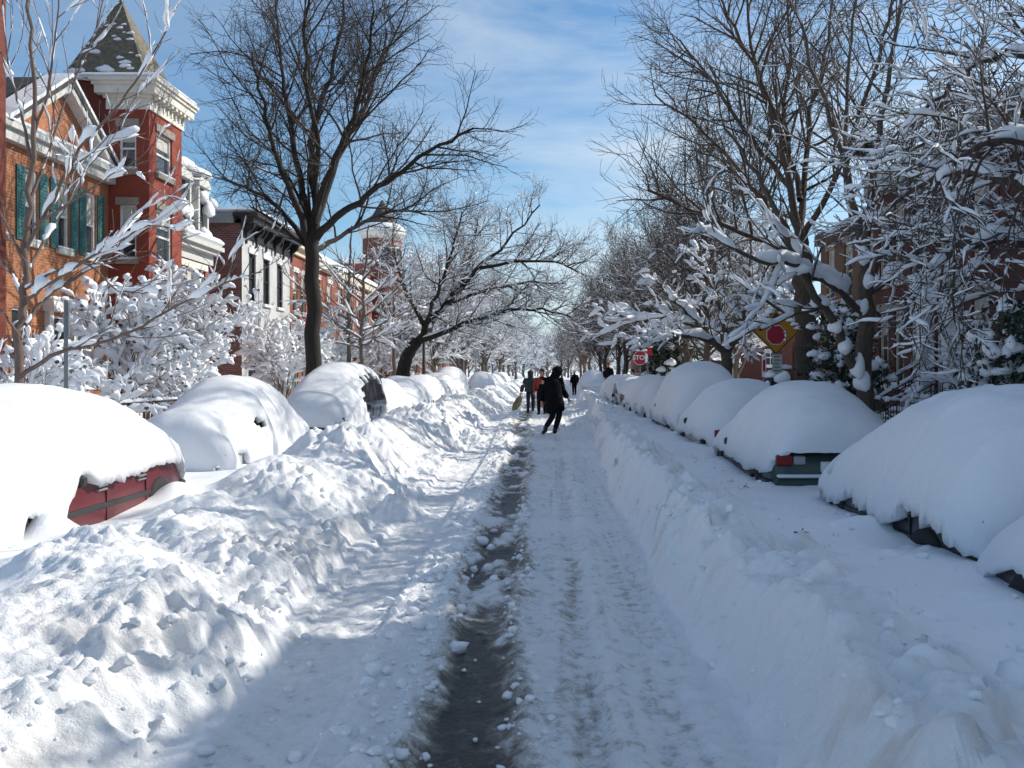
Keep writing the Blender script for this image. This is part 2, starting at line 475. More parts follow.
    slush = .88 * strip + .25 * edge + .17 * rt * (.6 + .7 * vn(x * 3, y * .9, 43)) + .08 * rt2 * (.6 + vn(x * 4, y * .7, 44)) + .16 * np.clip(vn(x / .035 + .6 * vn(y / .8, .2, 45), y / 1.6, 46), 0, 1) * (x > .0) * (x < .78) + .06 * rut * (u < 0) - .75 * np.clip(ridge, 0, 1) * (1 - strip)
    slush = slush + .05 + .12 * np.exp(-((x + .2) / .9) ** 2)
    inroad = (1 - bl) * (1 - br)
    slush = slush - .35 * np.exp(-((y - 6.7) / .55) ** 2) * strip
    slush = slush * inroad - .35 * (1 - inroad)
    for (hx, hy, sx, sy, hh) in HEAPS:
        slush = slush - .6 * np.exp(-((x - hx) / sx) ** 2 - ((y - hy) / sy) ** 2)
    slush = slush * (1 - far) - .3 * far
    dirt = mr * .8 * sst((vn(x / .5, y / .8, 77) - .15) / .5) * sst((fbm(x / .12, y / .12, 3, 78) + .1) / .4) + mk * .3 * sst((vn(x / .4, y / .6, 79) - .3) / .4)
    rough = .18 + .5 * np.clip(inroad, 0, 1) + .45 * mk + .42 * mr
    return h, slush, dirt, rough, tl, tr


def seg(a, b, st):
    n = max(1, int(round((b - a) / st))); return list(np.linspace(a, b, n, endpoint=False))


def build_terrain():
    ys = np.array(seg(-60, -8, 8) + seg(-8, 0, .5) + seg(0, 3, .08) + seg(3, 7, .016) + seg(7, 12, .026) + seg(12, 22, .045) + seg(22, 50, .11) + seg(50, 140, .5) + seg(140, 300, 6) + seg(300, 1500, 100) + [1500])
    xs = np.array(seg(-900, -60, 80) + seg(-60, -12, 4) + seg(-12, -7, .35) + seg(-7, -4.4, .08) + seg(-4.4, -3.4, .04) + seg(-3.4, 2.0, .0165) + seg(2.0, 2.8, .035) + seg(2.8, 6, .09) + seg(6, 12, .4) + seg(12, 60, 4) + seg(60, 900, 80) + [900])
    X, Y = np.meshgrid(xs, ys)
    h, sl, di, ro, tl, tr = terrain(X, Y, True)
    V = np.stack([X, Y, h], -1).reshape(-1, 3)
    ny, nx = X.shape
    idx = np.arange(ny * nx).reshape(ny, nx)
    q = np.stack([idx[:-1, :-1], idx[:-1, 1:], idx[1:, 1:], idx[1:, :-1]], -1)
    tlc = tl[:-1, :-1]; trc = tr[:-1, :-1]; yc = Y[:-1, :-1]
    inr = (yc > -8) & (yc < 130)
    left = inr & (tlc > 0) & (tlc < 2.5); right = inr & (trc > 0) & (trc < 1.15); road = (tlc <= 0) & (trc <= 0)
    kinds = [('road', road), ('bank_l', left), ('bank_r', right), ('ground', ~(road | left | right))]
    out = {}
    for nm, mk in kinds:
        Q = q[mk]
        used, inv = np.unique(Q, return_inverse=True)
        me = mesh_np(nm, V[used], inv.reshape(-1, 4), True, {'slush': sl.ravel()[used], 'dirt': di.ravel()[used], 'rough': ro.ravel()[used]})
        out[nm] = me
    tag(link('ground', out['ground'], M['street_snow']), kind='structure')
    tag(link('road', out['road'], M['street_snow']), kind='structure')
    tag(link('snow_bank', out['bank_l'], M['street_snow']), 'lumpy sunlit ploughed snow bank between the lane and the left parked cars', 'snow bank', 'ploughed snow banks')
    tag(link('snow_bank', out['bank_r'], M['street_snow']), 'shaded ploughed snow bank with a cut face beside the right parked cars', 'snow bank', 'ploughed snow banks')


def ht(x, y): return float(terrain(np.array([x]), np.array([y]))[0])


def build_chunks():
    """loose clods thrown out by the plough"""
    rng = random.Random(4); vs = []; fs = []
    base = []
    g = (1 + 5 ** .5) / 2
    ico = np.array([(-1, g, 0), (1, g, 0), (-1, -g, 0), (1, -g, 0), (0, -1, g), (0, 1, g), (0, -1, -g), (0, 1, -g), (g, 0, -1), (g, 0, 1), (-g, 0, -1), (-g, 0, 1)]) / 1.9
    tri = [(0, 11, 5), (0, 5, 1), (0, 1, 7), (0, 7, 10), (0, 10, 11), (1, 5, 9), (5, 11, 4), (11, 10, 2), (10, 7, 6), (7, 1, 8), (3, 9, 4), (3, 4, 2), (3, 2, 6), (3, 6, 8), (3, 8, 9), (4, 9, 5), (2, 4, 11), (6, 2, 10), (8, 6, 7), (9, 8, 1)]
    # one subdivision
    vv = [tuple(v) for v in ico]; cache = {}
    def mid(a, b):
        k = (min(a, b), max(a, b))
        if k not in cache:
            m = (np.array(vv[a]) + np.array(vv[b])) / 2; m = m / np.linalg.norm(m); vv.append(tuple(m)); cache[k] = len(vv) - 1
        return cache[k]
    t2 = []
    for a, b, c in tri:
        ab, bc, ca = mid(a, b), mid(b, c), mid(c, a); t2 += [(a, ab, ca), (ab, b, bc), (ca, bc, c), (ab, bc, ca)]
    sph = np.array(vv); T = np.array(t2)
    allv = []; allt = []; off = 0
    P = []
    for _ in range(900):
        y = rng.uniform(3.2, 9) if rng.random() < .5 else rng.uniform(6, 30)
        k = rng.random()
        if k < .40: x = float(foot_l(y)) - rng.uniform(-.15, .7)
        elif k < .85: x = float(strip_c(y)) - .42 + rng.gauss(0, .16)
        else: x = float(foot_r(y)) + rng.uniform(-.05, .8)
        r = .010 + .035 * rng.random() ** 4 if k < .4 else .012 + .035 * rng.random() ** 3
        P.append((x, y, r))
    for _ in range(420):                                # crumbs along the slushy wheel track
        y = rng.uniform(3.4, 14); x = float(strip_c(y)) + rng.choice((-1, 1)) * rng.uniform(.14, .4); P.append((x, y, .008 + .022 * rng.random() ** 3))
    for _ in range(150): y = rng.uniform(4.5, 16); P.append((float(foot_r(y)) + rng.uniform(.6, 1.9), y, .008 + .03 * rng.random() ** 3))
    for (x, y, r) in ((-.66, 9.2, .06), (-.52, 8.0, .045), (-.45, 7.6, .05), (-.62, 6.6, .045), (-.56, 9.0, .05), (1.55, 3.9, .11), (1.95, 4.0, .09), (1.4, 7.4, .07), (-.55, 5.7, .06)): P.append((x, y, r))
    xs = np.array([p[0] for p in P]); ys = np.array([p[1] for p in P]); hs = terrain(xs, ys)
    nr = np.random.RandomState(3)
    for (x, y, r), h in zip(P, hs):
        s = sph * (1 + .16 * nr.randn(len(sph), 1)) * (r * nr.uniform(.7, 1.3, 3))
        a = rng.uniform(0, 6.28); c, sn = math.cos(a), math.sin(a)
        s = np.stack([s[:, 0] * c - s[:, 1] * sn, s[:, 0] * sn + s[:, 1] * c, s[:, 2] * .8], 1) + (x, y, h + r * .35)
        allv.append(s); allt.append(T + off); off += len(sph)
    me = mesh_np('snow_clods', np.concatenate(allv), np.concatenate(allt), True)
    tag(link('snow_clods', me, M['snow']), 'loose clods of snow scattered over the banks and lane', 'snow', kind='stuff')


build_terrain()
build_chunks()

# ------------------------------------------------------------------ trees
def tubes_np(paths, squash=1., lift=False):
    """paths: list of (pts, radii, sides) -> V, Q"""
    groups = {}
    for p, r, k in paths: groups.setdefault((len(p), k), []).append((p, r))
    Vs = []; Qs = []; off = 0
    for (n, k), L in groups.items():
        P = np.array([a for a, _ in L], float); Rr = np.array([b for _, b in L], float)
        T = np.empty_like(P); T[:, 1:-1] = P[:, 2:] - P[:, :-2]; T[:, 0] = P[:, 1] - P[:, 0]; T[:, -1] = P[:, -1] - P[:, -2]
        T /= np.maximum(np.linalg.norm(T, axis=2, keepdims=True), 1e-9)
        mt = np.abs(P[:, -1] - P[:, 0]); ref = np.zeros((len(L), 1, 3))
        if squash != 1.: ref[:, 0, 2] = 1; ref[:, 0, 0] = .01
        else: ref[np.arange(len(L)), 0, np.argmin(mt, 1)] = 1
        A = np.cross(np.broadcast_to(ref, T.shape), T); A /= np.maximum(np.linalg.norm(A, axis=2, keepdims=True), 1e-6)
        B = np.cross(T, A)
        th = 2 * np.pi * np.arange(k) / k
        ring = P[:, :, None, :] + Rr[:, :, None, None] * (np.cos(th)[None, None, :, None] * A[:, :, None, :] + squash * np.sin(th)[None, None, :, None] * B[:, :, None, :])
        V = ring.reshape(-1, 3)
        b = np.arange(len(L))[:, None, None] * n * k; i = np.arange(n - 1)[None, :, None] * k; j = np.arange(k)[None, None, :]; j2 = (j + 1) % k
        q = np.stack([b + i + j, b + i + j2, b + i + k + j2, b + i + k + j], -1).reshape(-1, 4) + off
        Vs.append(V); Qs.append(q); off += len(V)
    if not Vs: return np.zeros((0, 3)), np.zeros((0, 4), int)
    return np.concatenate(Vs), np.concatenate(Qs)


def catmull(pts, per):
    P = [np.array(p, float) for p in pts]; P = [2 * P[0] - P[1]] + P + [2 * P[-1] - P[-2]]
    out = []
    for i in range(1, len(P) - 2):
        a, b, c, d = P[i - 1:i + 3]
        for k in range(per):
            t = k / per
            out.append(.5 * (2 * b + (c - a) * t + (2 * a - 5 * b + 4 * c - d) * t * t + (3 * b - a - 3 * c + d) * t ** 3))
    out.append(P[-2]); return out


class Tree:
    def __init__(s, seed, P):
        s.rng = random.Random(seed); s.br = []; s.P = P; s.seed = seed

    def limb(s, pts, r0, r1, lev, per=4, start=.25, dens=1.):
        pp = catmull(pts, per)
        L = sum(float(np.linalg.norm(b - a)) for a, b in zip(pp, pp[1:]))
        pp = [p + np.array([s.rng.gauss(0, 1), s.rng.gauss(0, 1), s.rng.gauss(0, 1)]) * min(.006 * L, r0 * .3) * (0 < i < len(pp) - 1) for i, p in enumerate(pp)]
        n = len(pp); rad = [r0 + (r1 - r0) * (i / (n - 1)) ** .8 for i in range(n)]
        s.br.append(([tuple(p) for p in pp], rad, lev))
        s.sprout([tuple(p) for p in pp], rad, lev, L, start, dens)

    def grow(s, p, d, L, r0, lev):
        P = s.P; rng = s.rng
        n = max(3, min(9, int(L / P['seg'][lev]) + 1)); st = L / n
        pts = [p]; rad = [r0]; r1 = max(P['rmin'], r0 * P.get('taper', .3))
        wig = P['wig'][lev]; tr = P['trop'][lev]
        x, y, z = p; dx, dy, dz = d
        for i in range(n):
            dx += rng.gauss(0, wig); dy += rng.gauss(0, wig); dz += rng.gauss(0, wig) + tr
            l = math.sqrt(dx * dx + dy * dy + dz * dz); dx /= l; dy /= l; dz /= l
            x += dx * st; y += dy * st; z += dz * st
            pts.append((x, y, z)); rad.append(r0 + (r1 - r0) * (i + 1) / n)
        s.br.append((pts, rad, lev))
        s.sprout(pts, rad, lev, L, P['start'][lev], 1.)

    def sprout(s, pts, rad, lev, L, start, dens):
        P = s.P; rng = s.rng
        if lev + 1 >= P['levels']: return
        cl = lev + 1
        cnt = P['n'][cl] * dens * (L if P.get('perm', True) else 1)
        cnt = int(cnt) + (rng.random() < cnt - int(cnt))
        n = len(pts) - 1
        for j in range(cnt):
            f = start + (1 - start) * ((j + rng.random()) / max(1, cnt))
            f = min(.995, f); k = int(f * n); t = f * n - k
            a, b = pts[k], pts[k + 1]
            p = tuple(a[i] + (b[i] - a[i]) * t for i in range(3)); r = rad[k] + (rad[k + 1] - rad[k]) * t
            d = Vector((b[0] - a[0], b[1] - a[1], b[2] - a[2])).normalized()
            q = Vector((rng.gauss(0, 1), rng.gauss(0, 1), rng.gauss(0, 1) + P.get('upb', .25))); q = (q - d * q.dot(d))
            if q.length < 1e-4: continue
            q.normalize(); an = R(P['ang'][cl] * rng.uniform(.65, 1.25))
            c = d * math.cos(an) + q * math.sin(an)
            ln = P['len'][cl] * (1.15 - .65 * f) * rng.uniform(.6, 1.3)
            if lev == 0 or lev == 1: ln *= min(1.2, .45 + L / P.get('lref', 5.))
            s.grow(p, tuple(c), ln, max(P['rmin'], min(r * .8, P['rad'][cl] * rng.uniform(.75, 1.2) * (.55 + .45 * (1 - f) + .1))), cl)

    def meshes(s, snow=0., snow_thr=0., snow_lev=(0, 9), ztop=None, thick=None, step=.25, sides=(10, 7, 5, 3, 3, 3), maxslope=.86, gain=1.1, off=.35):
        tr = []; cr = []; sn = []
        rng = s.rng
        for pts, rad, lev in s.br:
            (tr if lev <= 1 else cr).append((pts, rad, sides[min(lev, len(sides) - 1)]))
            if snow <= 0 or not snow_lev[0] <= lev <= snow_lev[1]: continue
            A = np.array(pts); d = np.linalg.norm(np.diff(A, axis=0), axis=1); cum = np.concatenate([[0], np.cumsum(d)]); L = cum[-1]
            st = step if lev >= 2 else step * 1.2
            n = max(4, min(60, int(L / st) + 2))
            n = n if n < 12 else (n // 4) * 4
            t = np.linspace(0, L, n)
            Q = np.stack([np.interp(t, cum, A[:, i]) for i in range(3)], 1); r = np.interp(t, cum, rad)
            T = np.gradient(Q, axis=0); T /= np.maximum(np.linalg.norm(T, axis=1, keepdims=True), 1e-9)
            fl = np.clip(1.15 * (1 - (np.abs(T[:, 2]) / maxslope) ** 3), 0, 1)
            ph = rng.uniform(0, 99)
            nz = vn(t / (thick[2] if thick else .35), ph, 3) * .75 + .25 * vn(t / ((thick[2] if thick else .35) * .4), ph + 7, 4) + .12 * np.array([rng.uniform(-1, 1) for _ in range(n)])
            base, kr = (thick[0], thick[1]) if thick else (.02, .9)
            rs = snow * (base + kr * np.minimum(r, .1)) * np.clip((nz - snow_thr) * gain + off, 0, 1.2) ** .65 * fl * s.P.get('snowk', (1, 1, 1, 1, 1))[lev]
            if ztop: rs = rs * np.clip((ztop[1] - Q[:, 2]) / (ztop[1] - ztop[0]), ztop[2], 1)
            rs[0] *= .5; rs[-1] *= .45
            if rs.max() < .004: continue
            rs = np.maximum(rs, .0008)
            C = Q.copy(); on = np.clip(rs / .01, 0, 1); C[:, 2] += on * (r * .75 + rs * .45)
            C[:, :2] -= T[:, :2] * (on * rs * 0)[:, None]
            sn.append((C, rs, 8 if rs.max() > .05 else 6 if rs.max() > .025 else 5))
        out = []
        V, Q = tubes_np(tr); out.append(('trunk', V, Q))
        V, Q = tubes_np(cr); out.append(('crown', V, Q))
        if sn:
            V, Q = tubes_np(sn, .78)
            if len(V):
                nrm = .012 * np.stack([vn(V[:, 0] * 9 + V[:, 2] * 5, V[:, 1] * 9, 7), vn(V[:, 1] * 9, V[:, 0] * 9 + V[:, 2] * 5, 8), vn(V[:, 0] * 8, V[:, 1] * 8 + V[:, 2] * 7, 9)], 1)
                V = V + nrm
            out.append(('snow', V, Q))
        return out

    def build(s, name, label, cat, base, bark, group=None, twig=None, **kw):
        root = empty(name, base); tag(root, label, cat, group)
        for nm, V, Q in s.meshes(**kw):
            if len(V) == 0: continue
            me = mesh_np(nm, V - np.array(base), Q, True)
            link(nm, me, M['tree_snow'] if nm == 'snow' else M[twig or bark] if nm == 'crown' else M[bark], root)
        return root


def copy_tree(o, parent=None):
    c = o.copy(); COL.objects.link(c)
    if parent is not None: c.parent = parent
    for ch in list(o.children): copy_tree(ch, c)
    return c


def px(*l):
    """list of (px,py,Y) -> points"""
    return [at(*p) for p in l]


def build_trees():
    ELM = dict(levels=5, seg=[1, .7, .45, .25, .2], wig=[.05, .1, .13, .16, .18], trop=[.0, .05, .025, .0, -.01], n=[0, .9, 2.5, 3.9, 5.4],
               ang=[0, 40, 44, 44, 45], len=[0, 3.6, 2.7, 1.25, .6], rad=[0, .09, .036, .0125, .0065], rmin=.004, start=[.3, .2, .12, .1, .1], lref=5.)
    # big dark elm, left pavement
    t = Tree(11, ELM); b = at(313, 372, 28); b = (b[0], b[1], .2)
    t.limb([b] + px((313, 310, 28), (312, 262, 28), (314, 232, 28)), .25, .19, 0, start=.8, dens=.5)
    for ps, r0 in ((((314, 240, 28), (316, 198, 28.2), (312, 156, 28.6), (322, 104, 28.8), (336, 52, 29.2), (346, -10, 29.4)), .22),
                   (((310, 244, 28), (292, 196, 27.4), (274, 151, 26.8), (262, 104, 26.6), (252, 52, 26.4)), .15),
                   (((312, 236, 28), (296, 160, 28.6), (288, 104, 29.6), (280, 52, 30.4), (276, 0, 31)), .15),
                   (((316, 238, 28), (344, 212, 27.2), (374, 192, 26.5), (400, 171, 26.), (440, 146, 25.6), (474, 128, 25.4)), .16),
                   (((315, 225, 28), (338, 160, 28.8), (362, 114, 29.6), (378, 68, 30.4), (402, 20, 31)), .15),
                   (((315, 250, 28), (335, 240, 29), (365, 222, 30), (398, 210, 31), (425, 215, 32)), .12),
                   (((312, 250, 28), (280, 208, 29), (252, 190, 30), (222, 178, 31)), .12),
                   (((314, 215, 28), (330, 170, 26.8), (352, 120, 25.6), (366, 66, 24.8), (374, 10, 24.4)), .13),
                   (((314, 190, 28.2), (318, 140, 27), (308, 90, 26), (306, 30, 25.4), (312, -20, 25)), .12)):
        t.limb(px(*ps), r0 * .8, .03, 1, start=.25, dens=1.)
    t.build('elm_tree', 'tall dark bare elm with a bushy crown in front of the left houses', 'tree', b, 'bark_dark', twig='bark_elm',
            snow=.5, thick=(.012, .5, .4), snow_thr=.15, step=.3, snow_lev=(0, 2))
    # leaning dark tree
    P = dict(ELM); P.update(n=[0, 1.1, 3.0, 4.6, 6.], len=[0, 3.6, 2.4, 1.1, .5], trop=[0, .03, .03, .02, .02])
    t = Tree(12, P); b = at(402, 380, 45); b = (b[0], b[1], .2)
    t.limb([b] + px((404, 366, 45), (409, 352, 45), (418, 340, 45)), .36, .26, 0, start=.9, dens=.3)
    for ps, r0 in ((((416, 343, 45), (427, 322, 45), (449, 304, 45), (475, 271, 45), (508, 242, 45), (540, 205, 45)), .26),
                   (((415, 344, 45), (453, 329, 44), (489, 315, 43), (533, 308, 42), (572, 318, 41)), .2),
                   (((424, 325, 45), (410, 300, 46), (398, 270, 47), (392, 235, 48)), .16),
                   (((440, 310, 45), (462, 282, 46), (472, 250, 47), (478, 215, 48)), .15),
                   (((480, 268, 45), (520, 262, 44), (555, 262, 43), (585, 275, 42)), .12),
                   (((449, 304, 45), (490, 290, 46), (530, 282, 47), (566, 284, 48)), .13),
                   (((427, 322, 45), (440, 285, 43), (452, 250, 42), (462, 212, 41)), .13)):
        t.limb(px(*ps), r0 * .78, .03, 1, start=.2)
    t.build('leaning_tree', 'dark tree leaning from the left kerb out over the street, snow along its limbs', 'tree', b, 'bark_dark', twig='bark_elm',
            snow=1.2, thick=(.02, .9, .5), snow_thr=.12, step=.3, snow_lev=(0, 4))
    # brown elm, right pavement behind the yellow sign
    P = dict(ELM); P.update(n=[0, 1., 2.6, 3.7, 5.0], len=[0, 3.4, 2.4, 1.2, .65], trop=[0, .05, .03, .0, -.01])
    t = Tree(13, P); b = at(808, 372, 23); b = (b[0], b[1], .2)
    t.limb([b] + px((806, 320, 23), (802, 270, 23), (799, 235, 23)), .30, .2, 0, start=.9, dens=.3)
    for ps, r0 in ((((799, 240, 23), (790, 185, 23), (775, 120, 23), (756, 60, 23), (742, -20, 23)), .17),
                   (((800, 238, 23), (806, 180, 24), (812, 110, 25), (828, 40, 26), (838, -40, 26.5)), .16),
                   (((797, 250, 23), (770, 210, 24), (735, 165, 25), (695, 125, 26), (655, 95, 27)), .13),
                   (((800, 262, 23), (765, 242, 22.2), (722, 225, 21.5), (680, 205, 21), (648, 190, 20.6)), .12),
                   (((792, 190, 23), (752, 140, 24), (715, 85, 25), (680, 40, 26)), .12),
                   (((802, 236, 23), (830, 190, 22), (858, 120, 21.5), (884, 40, 21), (900, -30, 21)), .13),
                   (((785, 150, 23), (765, 90, 22), (740, 40, 21.2), (715, -10, 20.8)), .1),
                   (((800, 200, 23.3), (785, 120, 25), (790, 50, 26.5), (785, -30, 27)), .12),
                   (((796, 255, 23), (760, 200, 26), (720, 160, 28), (690, 150, 30)), .11)):
        t.limb(px(*ps), r0 * .66, .025, 1, start=.2)
    t.build('elm_tree', 'big brown bare elm rising behind the yellow diamond sign', 'tree', b, 'bark_brown', twig='bark_brown',
            snow=.6, thick=(.015, .6, .4), snow_thr=.1, step=.3, snow_lev=(0, 2))
    # forked tree with snow filled crotches, right
    P = dict(levels=4, seg=[.6, .5, .35, .22], wig=[.04, .09, .12, .15], trop=[0, .06, .04, .02], n=[0, 0, 2.3, 3.6], ang=[0, 35, 42, 45], len=[0, 2., 1.6, .65],
             rad=[0, .07, .022, .009], rmin=.005, start=[.3, .25, .2, .15], lref=4.)
    t = Tree(14, P); b = at(866, 372, 16.7); b = (b[0], b[1], .25)
    t.limb([b] + px((863, 380, 16.7), (866, 330, 16.7), (866, 290, 16.7), (865, 262, 16.7)), .17, .13, 0, start=.99, dens=.1)
    for ps, r0 in ((((861, 385, 16.7), (838, 332, 16.2), (808, 285, 15.7), (782, 228, 15.2), (756, 172, 14.8), (724, 128, 14.4)), .10),
                   (((864, 312, 16.7), (830, 287, 16.0), (790, 264, 15.3), (748, 256, 14.6), (702, 230, 14.2)), .075),
                   (((865, 265, 16.7), (856, 215, 16.9), (838, 140, 17.2), (812, 62, 17.5), (788, -15, 17.8)), .085),
                   (((865, 262, 16.7), (872, 190, 16.3), (882, 120, 16), (893, 50, 15.7), (908, -30, 15.5)), .085),
                   (((866, 285, 16.7), (890, 240, 16), (918, 208, 15.4), (952, 184, 14.8), (990, 165, 14.4)), .06),
                   (((865, 258, 16.7), (848, 195, 18), (846, 120, 19), (852, 40, 19.8), (858, -40, 20)), .07),
                   (((865, 300, 16.7), (895, 275, 17.8), (925, 240, 18.8), (950, 190, 19.4), (962, 130, 19.8)), .06),
                   (((822, 308, 15.95), (790, 316, 15.5), (760, 330, 15.2)), .03)):
        t.limb(px(*ps), r0, .022, 1, start=.2)
    root = t.build('forked_tree', 'slender dark tree with snow packed in its forks behind the green car', 'tree', b, 'bark_shade',
                   snow=1.9, thick=(.016, 1.4, .5), snow_thr=.1, step=.11, snow_lev=(0, 3), maxslope=.93, gain=1.8, off=.3, ztop=(4.2, 6.2, .28))
    mb = MB()
    for i, (pp, s) in enumerate((((862, 384, 16.62), (.17, .18, .26)), ((858, 370, 16.5), (.12, .15, .3)), ((845, 348, 16.3), (.13, .14, .2)), ((864, 258, 16.5), (.1, .12, .22)), ((863, 308, 16.6), (.1, .12, .2)), ((869, 282, 16.5), (.1, .12, .2)),
                                 ((835, 328, 16.15), (.14, .14, .16)), ((820, 303, 15.9), (.16, .15, .15)), ((800, 270, 15.45), (.2, .14, .13)))):
        q = at(*pp); mb = MB(); pillow(mb, (q[0] - b[0], q[1] - b[1], q[2] - b[2]), *s, seed=i, flat=.6); mb.build('fork_snow', M['tree_snow'], root)
    # small snowy tree, V trunk, right far
    P = dict(levels=4, seg=[.6, .5, .35, .25], wig=[.05, .12, .15, .18], trop=[0, .03, .02, .02], n=[0, 0, 3.0, 5.5], ang=[0, 35, 45, 50], len=[0, 2, 1.5, .65],
             rad=[0, .07, .025, .011], rmin=.007, start=[.3, .15, .15, .15], lref=3.)
    t = Tree(15, P); b = at(727, 372, 30); b = (b[0], b[1], .2)
    t.limb([b] + px((727, 366, 30), (726, 352, 30)), .2, .17, 0, start=.99, dens=.1)
    for ps, r0 in ((((726, 353, 30), (708, 337, 29.5), (692, 318, 29), (672, 300, 28.5), (655, 280, 28)), .12),
                   (((727, 353, 30), (738, 335, 30.5), (745, 310, 31), (750, 270, 31.5), (752, 235, 32)), .12),
                   (((715, 344, 29.8), (690, 336, 29), (660, 342, 28.5), (640, 350, 28)), .08), (((727, 353, 30), (722, 320, 31), (712, 285, 32), (700, 250, 33)), .1),
                   (((730, 345, 30), (760, 325, 29.5), (790, 312, 29), (815, 300, 28.6)), .07), (((700, 328, 29.3), (668, 318, 30), (630, 322, 30.5), (596, 338, 31)), .07),
                   (((735, 340, 30.3), (765, 300, 31), (785, 270, 32)), .08)):
        t.limb(px(*ps), r0, .025, 1, start=.1)
    t.build('small_tree', 'small snow-laden tree with spreading limbs before the dark red building', 'tree', b, 'bark_shade', snow=1.9, thick=(.045, 1.1, .5), snow_thr=-.05, step=.2)
    # snow heavy overhanging tree, near right
    P = dict(levels=5, seg=[.6, .45, .3, .2, .15], wig=[.05, .12, .15, .18, .2], trop=[0, -.01, -.02, -.03, -.03], n=[0, 0, 3.6, 5.6, 7.0], ang=[0, 35, 45, 48, 50], len=[0, 2, 1.5, .7, .3],
             rad=[0, .05, .02, .009, .006], rmin=.005, start=[.3, .12, .1, .1, .1], lref=3., snowk=(1, 1.2, 1.05, .8, .5))
    t = Tree(16, P); b = (7.6, 12.4, .3)
    t.limb([b, (7.55, 12.4, 1.5), (7.6, 12.3, 2.6), (7.5, 12.3, 3.6)], .2, .15, 0, start=.99, dens=.1)
    for ps, r0 in ((((1125, 250, 12.3), (1050, 200, 12.2), (980, 172, 12.6), (925, 182, 13), (885, 212, 13.4)), .08),
                   (((1125, 220, 12.3), (1050, 130, 12.5), (985, 100, 13), (930, 108, 13.6), (890, 140, 14)), .08),
                   (((1125, 260, 12.3), (1055, 250, 11.5), (990, 240, 11), (940, 262, 10.8), (905, 300, 10.6)), .07),
                   (((1125, 210, 12.3), (1075, 80, 12), (1010, 55, 11.8), (960, 75, 11.6), (925, 110, 11.4)), .07),
                   (((1125, 280, 12.3), (1060, 290, 13), (1000, 290, 13.6), (950, 310, 14)), .06),
                   (((1125, 215, 12.3), (1060, 160, 10.8), (1010, 140, 10.2), (965, 155, 9.9), (935, 190, 9.7)), .06),
                   (((1125, 230, 12.3), (1080, 180, 14), (1010, 150, 15), (950, 140, 16), (905, 150, 16.5)), .07),
                   (((1125, 200, 12.4), (1110, 60, 13), (1060, 0, 13.5), (1000, -20, 14)), .07)):
        t.limb(px(*ps), r0, .02, 1, start=.15)
    t.build('overhanging_tree', 'fine-twigged tree bowed down by heavy snow at the right edge of the photo', 'tree', b, 'bark_shade', snow=1.35, thick=(.0165, 1.3, .3), snow_thr=.08, step=.06, gain=1.6, off=.4)
    # unseen street tree, added so its crown throws ragged shade over the near lane
    t = Tree(19, P); b = (7.4, 8.4, .3)
    t.limb([b, (7.4, 8.4, 1.6), (7.3, 8.5, 2.8), (7.35, 8.6, 3.8)], .16, .1, 0, start=.99, dens=.1)
    for e in ((5.8, 8.2, 4.9), (6.4, 9.6, 5.6), (8.4, 9.4, 6.4), (7.2, 7.2, 6.2), (8.7, 8.0, 6.6), (6.2, 7.2, 5.0), (7.0, 8.9, 6.4)):
        t.limb([(7.35, 8.55, 3.2), ((7.35 + e[0]) / 2, (8.55 + e[1]) / 2, 3.2 + (e[2] - 3.2) * .62), e], .06, .02, 1, start=.2, dens=.7)
    t.build('street_tree', 'unseen snow-laden street tree added past the right edge to shade the near lane', 'tree', b, 'bark_shade', snow=1.7, thick=(.03, 1.25, .35), snow_thr=.02, step=.1, gain=1.6, off=.45)
    # sapling with snow pillows, near left
    P = dict(levels=4, seg=[.4, .35, .25, .15], wig=[.03, .07, .1, .12], trop=[0, .08, .08, .06], n=[0, 0, 3.0, 2.6], ang=[0, 35, 34, 36], len=[0, 1.2, 1.1, .45],
             rad=[0, .03, .011, .006], rmin=.0035, start=[.3, .25, .25, .3], lref=2.5, snowk=(.6, 1.2, .7, .38))
    t = Tree(17, P); b = at(16, 372, 12.5); b = (b[0], b[1], .3)
    t.limb([b] + px((20, 350, 12.5), (23, 300, 12.5), (24, 250, 12.5), (31, 190, 12.5), (33, 120, 12.4), (31, 50, 12.4), (27, -40, 12.4)), .064, .018, 0, start=.3, dens=.4)
    for ps, r0 in ((((20, 378, 12.5), (60, 352, 12.3), (110, 341, 12.1), (165, 313, 11.9), (225, 283, 11.7), (262, 272, 11.6)), .032),
                   (((25, 325, 12.5), (48, 296, 12.7), (95, 265, 12.9), (140, 232, 13.1), (185, 205, 13.2)), .032),
                   (((25, 300, 12.5), (70, 270, 12.2), (110, 246, 12), (150, 226, 11.8), (185, 232, 11.7)), .026),
                   (((26, 250, 12.5), (52, 200, 12.3), (80, 150, 12.1), (112, 112, 11.9), (150, 60, 11.7), (175, 10, 11.6)), .03),
                   (((30, 200, 12.5), (46, 160, 12.7), (66, 100, 13), (92, 40, 13.2), (108, -15, 13.3)), .026),
                   (((25, 262, 12.5), (8, 228, 12.3), (-12, 190, 12), (-30, 140, 11.9)), .026), (((24, 300, 12.5), (5, 262, 12.7), (-20, 240, 12.9)), .024),
                   (((31, 160, 12.5), (20, 110, 12.3), (8, 60, 12.1), (2, -10, 12)), .022), (((32, 140, 12.5), (48, 90, 12.3), (56, 30, 12.1), (60, -30, 12)), .022),
                   (((24, 280, 12.5), (48, 235, 13), (76, 190, 13.4), (100, 150, 13.6), (140, 130, 13.8)), .024), (((22, 340, 12.5), (0, 310, 12.2), (-20, 300, 12)), .024),
                   (((26, 230, 12.5), (66, 205, 12.1), (110, 178, 11.8), (150, 172, 11.6)), .022),
                   (((24, 290, 12.5), (80, 262, 12.4), (118, 290, 12.4), (160, 292, 12.3)), .02)):
